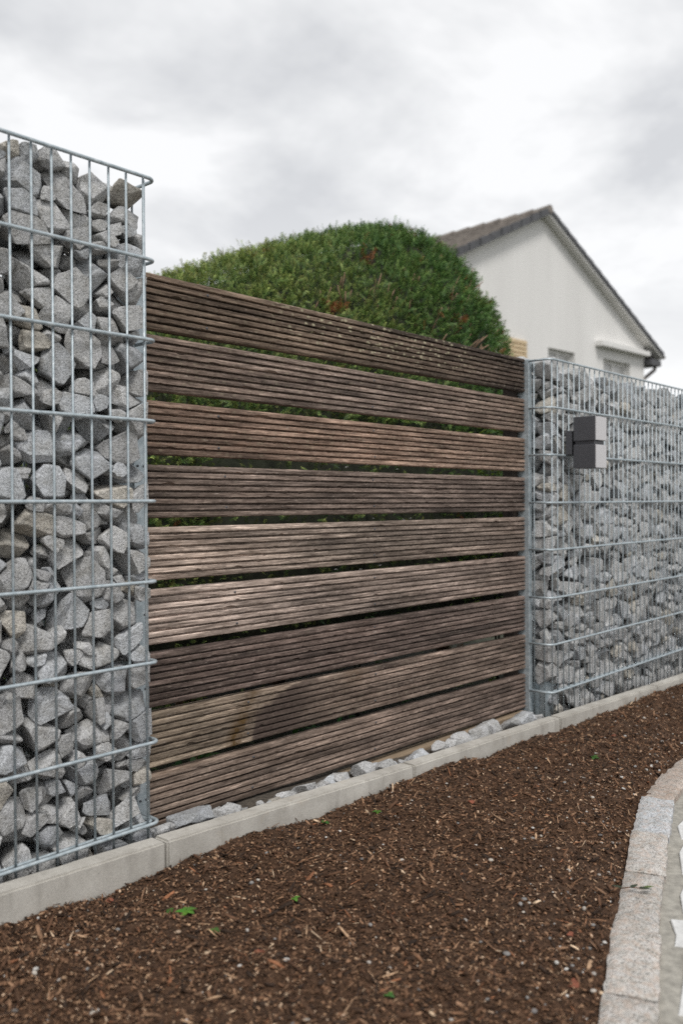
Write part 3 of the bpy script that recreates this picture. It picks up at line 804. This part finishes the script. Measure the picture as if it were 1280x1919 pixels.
obj('bark_mulch', mesh_np('bark_mulch', np.concatenate(Vs), np.concatenate(Qs), False, np.concatenate(Cs)), M['chip'], kind='stuff',
    label='dark brown shredded bark mulch covering the bed', category='mulch')
# small pebbles in the mulch
ico = bmesh.new(); bmesh.ops.create_icosphere(ico, subdivisions=2, radius=1); IV = np.array([v_.co[:] for v_ in ico.verts]); IF = np.array([[v_.index for v_ in f_.verts] for f_ in ico.faces]); ico.free()
n = 800; x = np.concatenate([-.7+4*rng.random(n)**1.7]); y = np.array([rng.uniform(edge_y(a)+.01, -.085) for a in x])
# more pebbles close to the granite edging
near = rng.random(n) < .35; y = np.where(near, np.array([edge_y(a) for a in x])+.015+.2*rng.random(n)**1.5, y)
rad = .0021*(3.8**(rng.random(n)**2.0)); Vs = []; Qs = []; Cs = []
pal = np.array([(.34, .31, .28), (.22, .21, .20), (.42, .38, .33), (.15, .14, .135), (.34, .25, .18), (.50, .48, .45)])
for i in range(n):
    s = np.array([1, rng.uniform(.6, 1), rng.uniform(.4, .75)])*rad[i]; a = rng.uniform(0, 6.28); Rz = np.array([[math.cos(a), -math.sin(a), 0], [math.sin(a), math.cos(a), 0], [0, 0, 1]])
    pt_ = IV*(1+.14*np.sin(IV*3+rng.uniform(0, 6, 3)))
    Vs.append((pt_*s)@Rz.T+[x[i], y[i], soil_h(x[i], y[i])+rad[i]*.35+.002]); Qs.append(IF+i*len(IV)); Cs.append(np.tile(pal[rng.integers(6)]*rng.uniform(.8, 1.15), (len(IV), 1)))
obj('pebbles', mesh_np('pebbles', np.concatenate(Vs), np.concatenate(Qs), True, np.concatenate(Cs)), M['pebble'], kind='stuff', label='small pale pebbles scattered through the bark mulch', category='pebbles')

# picture column and row of the photograph -> a place on the bed
def bed_at(px, py):
    d = fw+rt*((px-640)/F_PX)+up*((959.5-py)/F_PX); z = -.1
    for _ in range(12):
        t = (z-CAM.z)/d.z; p_ = CAM+d*t; z = soil_h(p_.x, p_.y)
    return p_.x, p_.y, z
# broken terracotta pieces
for i, (px, py, r, lab) in enumerate(((1078, 1845, .010, 'broken terracotta piece in the mulch beside the longest granite setts'), (1070, 1755, .007, None), (1152, 1380, .010, 'orange terracotta lump in the mulch opposite the lower gabion'), (205, 1690, .010, 'small terracotta chip in the mulch next to the kerb'), (885, 1503, .009, None), (486, 1788, .009, None))):
    x_, y_, z_ = bed_at(px, py); me_ = loose_rock(rng, r, 900+i, (1.2, .9, .55)); me_.materials.clear()
    o = obj('terracotta_fragment', me_, M['terracotta'], category='terracotta', label=lab or 'tiny terracotta crumb lying in the open mulch'); o.location = (x_, y_, z_+r*.3)
    if not lab: o['group'] = 'terracotta crumbs in the mulch'
# seedlings
def leaf_strip(base, dirv, L_, W, sag, n=4):
    side = dirv.cross(Vector((0, 0, 1))).normalized(); v = []; f = []
    for i in range(n+1):
        t = i/n; w = W*math.sin(math.pi*min(.97, .08+.92*t)**.8)+.0002
        c = base+dirv*L_*t+Vector((0, 0, -sag*L_*t*t)); v += [c-side*w, c+Vector((0, 0, w*.15)), c+side*w]
    for i in range(n):
        a = i*3; f += [(a, a+1, a+4, a+3), (a+1, a+2, a+5, a+4)]
    return v, f
def seedling(px, py, n, L_, c, label, seed):
    L_ *= 1.4
    rr = random.Random(seed); x_, y_, z_ = bed_at(px, py)
    root = empty('weed_seedling', (x_, y_, z_), rr.uniform(0, 6), label=label, category='weed')
    obj('stem', tube('stem', [(0, 0, -.003), (.001, .001, L_*.3), (.002, 0, L_*.55)], [.0012, .001, .0006], 6), M['leaf'], root); set_tint(root.children[0].data, (.10, .16, .04))
    for i in range(n):
        a = 6.283*i/n+rr.uniform(-.4, .4); d = Vector((math.cos(a), math.sin(a), rr.uniform(.1, .6))).normalized()
        v, f = leaf_strip(Vector((0, 0, L_*(.3+.25*i/n))), d, L_*rr.uniform(.7, 1.1), L_*.30, .3)
        me_ = mesh_pd('leaf', v, f, True); set_tint(me_, tuple(q*rr.uniform(.85, 1.15) for q in c)); obj('leaf', me_, M['leaf'], root)
G1, G2 = (.10, .24, .035), (.06, .15, .03)
seedling(349, 1716, 6, .019, G1, 'largest bright green seedling in the mulch below the kerb joint', 1)
seedling(405, 1750, 4, .012, G2, 'small dull green seedling close to the largest seedling', 2)
seedling(318, 1712, 4, .011, G2, 'tiny dark seedling between the kerb and the largest seedling', 3)
seedling(552, 1688, 4, .011, G1, 'lone bright green seedling in the open mulch', 4)
seedling(707, 1526, 5, .012, G1, 'lime green seedling in the mulch opposite the middle kerb block', 5)
seedling(609, 1546, 6, .012, G2, 'feathery dark seedling near the foot of the middle kerb block', 6)
seedling(1115, 1422, 5, .016, G2, 'green tuft in the mulch by the curve of granite setts', 7)
seedling(730, 1870, 4, .010, G2, 'tiny seedling in the mulch facing the granite setts', 8)
# twig with dark leaves lying on the granite edging
x_, y_, z_ = .60, -.985, soil_z(.6)+.022
tw = empty('leafy_twig', (x_, y_, z_), R(-48), label='small dark green leafy twig lying on the granite setts', category='twig')
obj('stem', tube('stem', [(-.03, 0, .002), (.0, .002, .004), (.035, -.003, .002)], .0014, 6), M['bark'], tw)
for i, (u_, a, L_) in enumerate(((-.02, 2.6, .022), (.0, .6, .026), (.02, -.5, .028), (.03, .15, .024))):
    v, f = leaf_strip(Vector((u_, 0, .005)), Vector((math.cos(a), math.sin(a), .05)), L_, .0055, .05)
    me_ = mesh_pd('leaf', v, f, True); set_tint(me_, (.04, .055, .03) if i != 3 else (.10, .14, .04)); obj('leaf', me_, M['leaf'], tw)

# ------------------------------------------------------------------ yew hedge
KT = [0, .02, .1, .22, .36, .5, .64, .76, .86, .93, .97, .99, 1.]
KH = [.3, .93, 1.55, 1.765, 2.011, 2.242, 2.439, 2.569, 2.545, 2.43, 2.12, 1.98, 1.1]
HX0, HX1, HY, HB = -.095, 3.68, 1.55, 1.0
def hedge_pt(t, ph, shrink=0.0):
    H = np.interp(t, KT, KH); E_ = np.sqrt(np.clip(1-(2*t-1)**4, 0, 1))
    x = HX0+(HX1-HX0)*t; y = HY-HB*E_*np.cos(ph); z = -.15+H*np.sin(ph)**.6
    return np.stack([x, y, z], -1)
hedge = empty('yew_hedge', (1.9, HY, -.14), label='large clipped green yew hedge rising in a dome behind the board fence', category='hedge')
def hchild(name, me_, mat, par=None):
    o = bpy.data.objects.new(name, me_); col.objects.link(o); me_.materials.append(mat); o.parent = par or hedge
    if par is None: o.matrix_parent_inverse = Matrix.Translation((-1.9, -HY, .14))
    return o
# solid near-black core standing in for the shaded hedge interior, blocks light behind the foliage
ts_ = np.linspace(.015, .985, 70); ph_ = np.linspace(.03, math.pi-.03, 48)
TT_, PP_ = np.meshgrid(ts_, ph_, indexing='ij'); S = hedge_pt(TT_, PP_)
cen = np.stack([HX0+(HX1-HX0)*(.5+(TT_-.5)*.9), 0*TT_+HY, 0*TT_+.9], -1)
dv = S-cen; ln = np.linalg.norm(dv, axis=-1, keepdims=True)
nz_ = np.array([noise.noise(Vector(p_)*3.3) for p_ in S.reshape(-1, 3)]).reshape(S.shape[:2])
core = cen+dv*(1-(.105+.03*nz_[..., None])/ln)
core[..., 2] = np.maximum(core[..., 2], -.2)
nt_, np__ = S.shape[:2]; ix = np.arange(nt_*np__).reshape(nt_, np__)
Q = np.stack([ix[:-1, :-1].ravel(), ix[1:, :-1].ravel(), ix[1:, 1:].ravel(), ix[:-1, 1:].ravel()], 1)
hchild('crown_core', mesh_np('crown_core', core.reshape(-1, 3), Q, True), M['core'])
# sprig templates: twig with two ranks of flat needles
rng = np.random.default_rng(42)
def sprig(L_, nn, nl):
    V, Fq, T_ = [], [], []
    for i in range(nn):
        u = (i+.6)/nn
        for s in (-1, 1):
            a = R(rng.uniform(42, 66))*(1-.35*u); up_ = rng.uniform(-.15, .45)
            d = np.array([math.cos(a), s*math.sin(a), up_]); d /= np.linalg.norm(d)
            l = nl*(.65+.5*math.sin(math.pi*min(1, u*.9+.1)))*rng.uniform(.8, 1.15); w = .0012
            b_ = np.array([u*L_, 0, .002*math.sin(u*3)]); sd = np.cross(d, [0, 0, 1]); sd /= np.linalg.norm(sd)
            k = len(V); V += [b_-sd*w*.5, b_+d*l*.5-sd*w, b_+d*l, b_+d*l*.5+sd*w]; Fq.append((k, k+1, k+2, k+3)); T_ += [u]*4
    k = len(V); V += [np.array([0, -.0009, 0]), np.array([L_, -.0004, 0]), np.array([L_, .0004, 0]), np.array([0, .0009, 0])]; Fq.append((k, k+1, k+2, k+3)); T_ += [.2, 1, 1, .2]
    return np.array(V), np.array(Fq), np.array(T_)
TEMPL = [sprig(rng.uniform(.026, .045), int(rng.integers(6, 9)), rng.uniform(.0095, .0130)) for _ in range(7)]
def surf_frame(t, ph):
    e_ = 1e-3; p_ = hedge_pt(t, ph); du = hedge_pt(np.clip(t+e_, 0, 1), ph)-p_; dw = hedge_pt(t, ph+e_)-p_
    n_ = np.cross(du, dw); n_ /= np.linalg.norm(n_, axis=-1, keepdims=True)+1e-12
    o_ = p_-np.array([HX0+(HX1-HX0)*.5, HY, .8]); sg = np.sign((n_*o_).sum(-1, keepdims=True)); return p_, n_*sg
NS = 52000
# area-weighted sampling of the dome, favouring the street side
t = rng.random(NS*4); ph = rng.uniform(.02, math.pi-.02, NS*4)
p_, n_ = surf_frame(t, ph); e_ = 2e-3
A = np.linalg.norm(np.cross(hedge_pt(np.clip(t+e_, 0, 1), ph)-p_, hedge_pt(t, ph+e_)-p_), axis=1)
A = np.minimum(A, np.quantile(A, .97)); tf_ = np.array([noise.noise(Vector(q)*13.0+Vector((2, 5, 9)))+.5*noise.noise(Vector(q)*29.0) for q in p_])
wgt = A*np.clip(.75+(1.6+2.2*smooth(1.7, 2.7, p_[:, 0]))*tf_, .05, 2.0)*np.where(ph < 1.75, 1.0, .12)*np.where((p_[:, 2] < 1.15) & (ph < 1.2) & (p_[:, 0] > .8), .12, 1.0)*np.where(p_[:, 2] < .35, .4, 1.0)
sel = rng.choice(len(t), NS, replace=False, p=wgt/wgt.sum()); t, ph, p_, n_ = t[sel], ph[sel], p_[sel], n_[sel]
hole = np.array([noise.noise(Vector(q)*4.2+Vector((1, 7, 3))) for q in p_])
rough = smooth(1.6, 2.6, p_[:, 0])*smooth(.2, .6, -n_[:, 1])      # looser, deeper foliage on the street flank
depth = np.minimum(.022+rng.random(NS)**1.5*.07+np.clip(hole-.08, 0, 1)*(.06+.25*rough)*(ph < 1.15), .125)
tuft = np.array([noise.noise(Vector(q)*13.0+Vector((2, 5, 9)))+.5*noise.noise(Vector(q)*29.0) for q in p_])
low = np.clip(-tuft, 0, 1)            # hollows between the tufts
c0 = p_-n_*(depth-.022*tuft)[:, None]+rng.normal(0, .012, (NS, 3))
dirv = n_*rng.uniform(.45, 1.1, (NS, 1))+rng.normal(0, .55, (NS, 3))+np.array([0, 0, .35]); dirv /= np.linalg.norm(dirv, axis=1, keepdims=True)
sidev = np.cross(dirv, rng.normal(size=(NS, 3))); sidev /= np.linalg.norm(sidev, axis=1, keepdims=True); nv_ = np.cross(dirv, sidev)
scr = np.array([to_px(*q) for q in p_]); DEAD = []
for gx, gy in ((700, 465), (868, 598), (480, 468), (770, 432), (950, 655), (360, 545), (640, 560), (905, 560), (930, 600)):
    dd_ = (scr[:, 0]-gx)**2+(scr[:, 1]-gy)**2+(ph > 1.5)*1e5; DEAD.append(p_[np.argmin(dd_)])
Vs, Qs, Cs = [], [], []; off = 0
tid = rng.integers(0, len(TEMPL), NS); scl = rng.uniform(.8, 1.3, NS)
clump = np.array([noise.noise(Vector(q)*5.5) for q in p_]); fresh = np.array([noise.noise(Vector(q)*1.3+Vector((4, 0, 0))) for q in p_])
for k, (tv, tf, tt) in enumerate(TEMPL):
    m = np.where(tid == k)[0]; nvt = len(tv)
    W = c0[m][:, None]+(tv[None, :, 0:1]*dirv[m][:, None]+tv[None, :, 1:2]*sidev[m][:, None]+tv[None, :, 2:3]*nv_[m][:, None])*scl[m][:, None, None]
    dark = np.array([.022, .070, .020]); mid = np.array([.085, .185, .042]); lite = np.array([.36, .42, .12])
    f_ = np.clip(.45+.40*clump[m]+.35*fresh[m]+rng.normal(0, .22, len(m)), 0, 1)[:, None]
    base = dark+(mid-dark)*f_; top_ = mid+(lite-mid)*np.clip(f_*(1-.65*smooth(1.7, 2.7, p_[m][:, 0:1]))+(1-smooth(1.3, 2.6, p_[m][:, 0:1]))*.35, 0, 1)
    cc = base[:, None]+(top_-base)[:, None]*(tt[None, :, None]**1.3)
    cc = cc*np.repeat(rng.uniform(.5, 1.5, (len(m), nvt//4, 1)), 4, 1)
    dead = rng.random(len(m)) < (.004+.008*rough[m])
    for q in DEAD: dead |= (np.linalg.norm(p_[m]-q, axis=1) < .045) & (rng.random(len(m)) < .75)
    cc[dead] = np.array([.27, .10, .034])*rng.uniform(.6, 1.2, (dead.sum(), 1, 1))
    tipb = rng.random(len(m)) < .10+.22*(1-smooth(1.2, 2.4, p_[m][:, 0])); cc[tipb] = cc[tipb]*.6+np.array([.075, .045, .015])*tt[None, :, None]
    Vs.append(W.reshape(-1, 3)); Cs.append(cc.reshape(-1, 3)); Qs.append((tf[None]+(np.arange(len(m))*nvt)[:, None, None]).reshape(-1, 4)+off); off += len(m)*nvt
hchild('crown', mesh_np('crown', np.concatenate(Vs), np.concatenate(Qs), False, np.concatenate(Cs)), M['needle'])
# stems and cut branches showing on the flank
rb_ = random.Random(6)
for i in range(5):
    x = .5+i*.7; pts = [(x, HY+rb_.uniform(-.2, .2), -.2), (x+rb_.uniform(-.1, .1), HY-.1, .5), (x+rb_.uniform(-.25, .25), HY-.25, 1.1), (x+rb_.uniform(-.35, .35), HY-.4, 1.6)]
    hchild('trunk', tube('trunk', pts, [.05, .04, .03, .018], 8), M['bark'])
for i in range(80):
    for _try in range(60):
        t_ = rb_.uniform(.35, .98); ph1 = rb_.uniform(.3, 1.2); q = hedge_pt(np.array([t_]), np.array([ph1]))[0]; qx, qy, qz = to_px(*q)
        if (600 < qx < 680 and 510 < qy < 590) or (830 < qx < 960 and 530 < qy < 660) or (690 < qx < 800 and 500 < qy < 600) or rb_.random() < .01: break
    p1, n1_ = surf_frame(np.array([t_]), np.array([ph1])); p1 = Vector(p1[0]); n1v = Vector(n1_[0])
    dd = (n1v*.6+Vector((rb_.uniform(-.5, .5), rb_.uniform(-.2, .2), rb_.uniform(.2, 1.0)))).normalized()
    L_ = rb_.uniform(.07, .16); a = p1-n1v*.07-dd*L_*.4
    hchild('branch', tube('branch', [a, a+dd*L_*.5+Vector((rb_.uniform(-.01, .01), 0, .005)), a+dd*L_], [.0055, .0042, .0026], 6), M['branch'])

# low garden plants glimpsed between the boards
def strap_plant(x, y, n, L_, c, label, name, seed, flowers=None):
    rr = random.Random(seed); root = empty(name, (x, y, -.15), 0, label=label, category='plant')
    obj('stem', tube('stem', [(0, 0, 0), (.004, 0, L_*.25), (0, .004, L_*.45)], [.006, .004, .002], 6), M['bark'], root)
    V, Fc, Cc = [], [], []
    for i in range(n):
        a = rr.uniform(0, 6.283); d = Vector((math.cos(a)*rr.uniform(.2, .8), math.sin(a)*rr.uniform(.2, .8), rr.uniform(.4, 1.0))).normalized()
        v, f = leaf_strip(Vector((rr.uniform(-.06, .06), rr.uniform(-.06, .06), rr.uniform(0, L_*.5))), d, L_*rr.uniform(.5, 1), L_*rr.uniform(.02, .05), rr.uniform(.2, .7), 5)
        k = len(V); V += v; Fc += [tuple(q+k for q in ff) for ff in f]; Cc += [tuple(q*rr.uniform(.7, 1.3) for q in c)]*len(v)
    me_ = mesh_pd('foliage', V, Fc, True); set_tint(me_, np.array(Cc)); obj('foliage', me_, M['leaf'], root)
    if flowers:
        fc, nf, zr = flowers
        for i in range(nf):
            b_ = bmesh.new(); bmesh.ops.create_icosphere(b_, subdivisions=1, radius=rr.uniform(.004, .008))
            for v_ in b_.verts: v_.co.z *= .5
            me_ = bm_mesh('flower', b_, True); set_tint(me_, fc)
            obj('flower', me_, M['leaf'], root).location = (rr.uniform(-.16, .16), rr.uniform(-.12, .06), rr.uniform(*zr))
strap_plant(.50, .42, 26, .30, (.06, .13, .04), 'broad green strap leaves behind the lowest boards, beside the taller gabion', 'strap_leaf_plant', 31)
strap_plant(1.05, .42, 18, .26, (.04, .10, .03), 'dark strap leaves behind the board with the damp patch', 'strap_leaf_plant', 32)
def bushy_plant(x, y, n, hgt, wid, c, label, name, seed, fc, nf, zr):
    rr = random.Random(seed); root = empty(name, (x, y, -.15), 0, label=label, category='plant')
    for k in range(4):
        a = k*1.6; obj('stem', tube('stem', [(0, 0, 0), (.02*math.cos(a), .02*math.sin(a), hgt*.4), (wid*.5*math.cos(a), wid*.3*math.sin(a), hgt*.9)], [.004, .003, .0015], 6), M['core'], root)
    V, Fc, Cc = [], [], []
    for i in range(n):
        a = rr.uniform(0, 6.283); d = Vector((math.cos(a), math.sin(a), rr.uniform(-.2, .7))).normalized()
        v, f = leaf_strip(Vector((rr.uniform(-wid, wid), rr.uniform(-.13, .13), rr.uniform(.05, 1)*hgt)), d, rr.uniform(.03, .055), rr.uniform(.007, .012), .3, 4)
        k = len(V); V += v; Fc += [tuple(q+k for q in ff) for ff in f]; g_ = rr.uniform(.6, 1.4); Cc += [tuple(q*g_ for q in c)]*len(v)
    me_ = mesh_pd('foliage', V, Fc, True); set_tint(me_, np.array(Cc)); obj('foliage', me_, M['leaf'], root)
    for i in range(nf):
        b_ = bmesh.new(); bmesh.ops.create_icosphere(b_, subdivisions=1, radius=rr.uniform(.004, .008))
        for v_ in b_.verts: v_.co.z *= .5
        me_ = bm_mesh('flower', b_, True); set_tint(me_, fc)
        obj('flower', me_, M['leaf'], root).location = (rr.uniform(-wid, wid), rr.uniform(-.14, -.04), rr.uniform(*zr))
bushy_plant(1.34, .46, 120, 1.2, .2, (.03, .07, .02), 'dark leafy plant with white flowers glimpsed between the middle boards', 'white_flower_plant', 33, (.7, .7, .66), 60, (.62, 1.16))
bushy_plant(2.38, .46, 800, 1.3, .27, (.15, .22, .03), 'yellow green shrub glimpsed between the boards near the steel post', 'yellow_green_shrub', 34, (.65, .42, .03), 8, (.6, 1.2))

# ------------------------------------------------------------------ house
P0 = Vector((13.965, 6.5, 6.296)); HA = R(-3.5); SL = .468
house = empty('house', (P0.x, P0.y, -.2), HA, label='white rendered gable house with brown tiled roof beyond the hedge', category='house')
ZP = P0.z+.2            # apex height in house coordinates (u right, v back, z up)
WV, WR, WL, DEPTH = .11, 4.15, -4.15, 11.0
def roof_line(u, drop=0): return ZP-drop-abs(u)*SL
holes = [(.22, 1.20, 2.45, 3.93), (2.34, 3.50, 2.45, 3.95)]
def wall_gable():
    bm = bmesh.new(); brk = sorted({WL, 0.0, WR}|{h[0] for h in holes}|{h[1] for h in holes}); DR = .11
    for a, b_ in zip(brk[:-1], brk[1:]):
        m = (a+b_)/2; segs = [('floor', 'roof')]
        for h in holes:
            if h[0] < m < h[1]: segs = [(0, h[2]), (h[3], 'roof')]
        for lo, hi in segs:
            l0 = 0 if lo == 'floor' else lo
            q = [(a, l0), (b_, l0), (b_, roof_line(b_, DR) if hi == 'roof' else hi), (a, roof_line(a, DR) if hi == 'roof' else hi)]
            bm.faces.new([bm.verts.new((u, WV, z)) for u, z in q])
    bmesh.ops.remove_doubles(bm, verts=bm.verts[:], dist=1e-4)
    for h in holes:   # reveals
        u0_, u1_, z0_, z1_ = h; d = .16
        for q in ([(u0_, z0_), (u1_, z0_)], [(u1_, z0_), (u1_, z1_)], [(u1_, z1_), (u0_, z1_)], [(u0_, z1_), (u0_, z0_)]):
            (a, c), (b_, e2) = q; bm.faces.new([bm.verts.new(w_) for w_ in ((a, WV, c), (b_, WV, e2), (b_, WV+d, e2), (a, WV+d, c))])
    return bm_mesh('wall', bm)
obj('wall', wall_gable(), M['render'], house)
zs = roof_line(WR, .11)
for u, nm in ((WR, 'wall'), (WL, 'wall')):
    obj(nm, mesh_pd('wall', [(u, WV, 0), (u, DEPTH, 0), (u, DEPTH, zs), (u, WV, zs)], [(0, 1, 2, 3)]), M['render'], house)
obj('wall', mesh_pd('wall', [(WL, DEPTH, 0), (WR, DEPTH, 0), (WR, DEPTH, zs), (0, DEPTH, ZP-.11), (WL, DEPTH, zs)], [(0, 1, 2, 3, 4)]), M['render'], house)
for h in holes:
    u0_, u1_, z0_, z1_ = h
    bm = bmesh.new(); f_ = .07
    add_box(bm, u0_, u1_, WV+.10, WV+.155, z1_-f_, z1_-.001); add_box(bm, u0_, u1_, WV+.10, WV+.155, z0_+.001, z0_+f_)
    for a in (u0_+.001, (u0_+u1_)/2-f_/2, u1_-f_-.001): add_box(bm, a, a+f_, WV+.102, WV+.153, z0_+f_, z1_-f_)
    w_ = obj('window', bm_mesh('window', bm), M['frame'], house)
    obj('pane', mesh_pd('pane', [(u0_, WV+.13, z0_), (u1_, WV+.13, z0_), (u1_, WV+.13, z1_), (u0_, WV+.13, z1_)], [(0, 1, 2, 3)]), M['glass'], w_)
    obj('sill', box_mesh('sill', u0_-.08, u1_+.08, WV-.06, WV+.09, z0_-.05, z0_-.002, .005), M['soffit'], w_)
bm = bmesh.new(); add_box(bm, 2.0, 4.12, WV-.17, WV-.002, 4.17, 4.27)
obj('shutter_box', bm_mesh('shutter_box', bm), M['soffit'], house, label='white ledge above the window')
# roof: lapped courses on both slopes, scalloped edge at the verge
OV = 4.71; NCRS = 15
for sgn in (1, -1):
    V, Fc = [], []
    for c_ in range(NCRS):
        ua = OV*c_/NCRS; ub = OV*(c_+1)/NCRS+.05
        for (v0, v1) in ((-.06, DEPTH+.3),):
            za_, zb_ = ZP-.012-ua*SL-.02, ZP+.028-ub*SL-.012
            k = len(V)
            V += [(sgn*ua, v0, za_), (sgn*ub, v0, zb_), (sgn*ub, v1, zb_), (sgn*ua, v1, za_), (sgn*ua, v0, za_-.03), (sgn*ub, v0, zb_-.05), (sgn*ub, v1, zb_-.05), (sgn*ua, v1, za_-.03)]
            Fc += [tuple(k+q for q in f) for f in ((0, 1, 2, 3), (7, 6, 5, 4), (0, 4, 5, 1), (1, 5, 6, 2), (2, 6, 7, 3), (3, 7, 4, 0))]
    rf = obj('roof', mesh_pd('roof', V, Fc), M['tile'], house)
    # slate verge trim, stepped with the courses
    for c_ in range(NCRS):
        ua = OV*c_/NCRS; ub = OV*(c_+1)/NCRS+.04
        bm = bmesh.new(); vs_ = add_box(bm, 0, 1, -.085, -.062, 0, 1)
        for v_ in vs_:
            u = ua if v_.co.x < .5 else ub; top = (.018 if v_.co.x < .5 else .040); v_.co.z = ZP-u*SL+(top if v_.co.z > .5 else (-.11 if sgn < 0 else -.07)); v_.co.x = sgn*u
        bmesh.ops.recalc_face_normals(bm, faces=bm.faces[:])
        obj('verge_tile', bm_mesh('verge_tile', bm), M['verge'], rf)
    # white soffit under the verge overhang
    V = [(0, -.06, ZP-.118), (sgn*OV, -.06, ZP-.118-OV*SL), (sgn*OV, WV+.01, ZP-.118-OV*SL), (0, WV+.01, ZP-.118), (0, -.06, ZP-.07), (sgn*OV, -.06, ZP-.07-OV*SL), (sgn*OV, WV+.01, ZP-.07-OV*SL), (0, WV+.01, ZP-.07)]
    obj('soffit', mesh_pd('soffit', V, [(0, 1, 2, 3), (7, 6, 5, 4), (0, 4, 5, 1), (1, 5, 6, 2), (2, 6, 7, 3), (3, 7, 4, 0)]), M['soffit'], rf)
    ze = ZP-OV*SL
    bm = bmesh.new(); a0, a1 = sorted((sgn*(WR+.002 if sgn > 0 else -WL+.002), sgn*(OV-.06))); add_box(bm, a0, a1, -.055, DEPTH, ze-.30, ze-.165)
    obj('eave_box', bm_mesh('eave_box', bm), M['verge'], rf)
    gp = []
    V, Fc = [], []
    for v0 in (-.08, DEPTH+.2):
        for q in range(9): an = math.pi+math.pi*q/8; V.append((sgn*(OV+.04)+.075*math.cos(an), v0, ze-.05+.075*math.sin(an)))
    for q in range(8): Fc.append((q, q+1, q+10, q+9))
    Fc.append(tuple(range(8, -1, -1)))
    gt = obj('gutter', mesh_pd('gutter', V, Fc), M['gutter'], house)
    if sgn > 0:
        pts = [(OV+.03, .12, ze-.12), (OV+.03, .12, ze-.26), (OV-.02, .13, ze-.36), (WR+.12, .16, ze-.58), (WR+.06, .18, ze-.68), (WR+.055, .18, .3)]
        pts = [Vector(q) for q in pts]
        obj('downpipe', tube('downpipe', pts, .042, 10), M['gutter'], gt)
bm = bmesh.new()
for c_ in range(30):
    v0 = -.09+c_*.38
    V_, F_ = tube_vf([(0, v0, ZP-.015), (0, v0+.36, ZP-.03)], [.085, .075], 10)
    bv = [bm.verts.new(q) for q in V_]
    for f in F_: bm.faces.new([bv[i] for i in f])
obj('ridge_cap', bm_mesh('ridge_cap', bm), M['tile'], house)
# pale wooden shutter beside the hedge
sh_ = obj('window_shutter', box_mesh('window_shutter', -1.30, -.56, WV-.035, WV-.004, 2.45, 3.95, .004, 1), M['shutter'], house, label='pale yellow slatted wooden shutter')
for k in range(18): obj('slat', box_mesh('slat', -1.27, -.59, WV-.062, WV-.036, 2.49+k*.081, 2.49+k*.081+.062, .004, 1), M['shutter'], sh_)
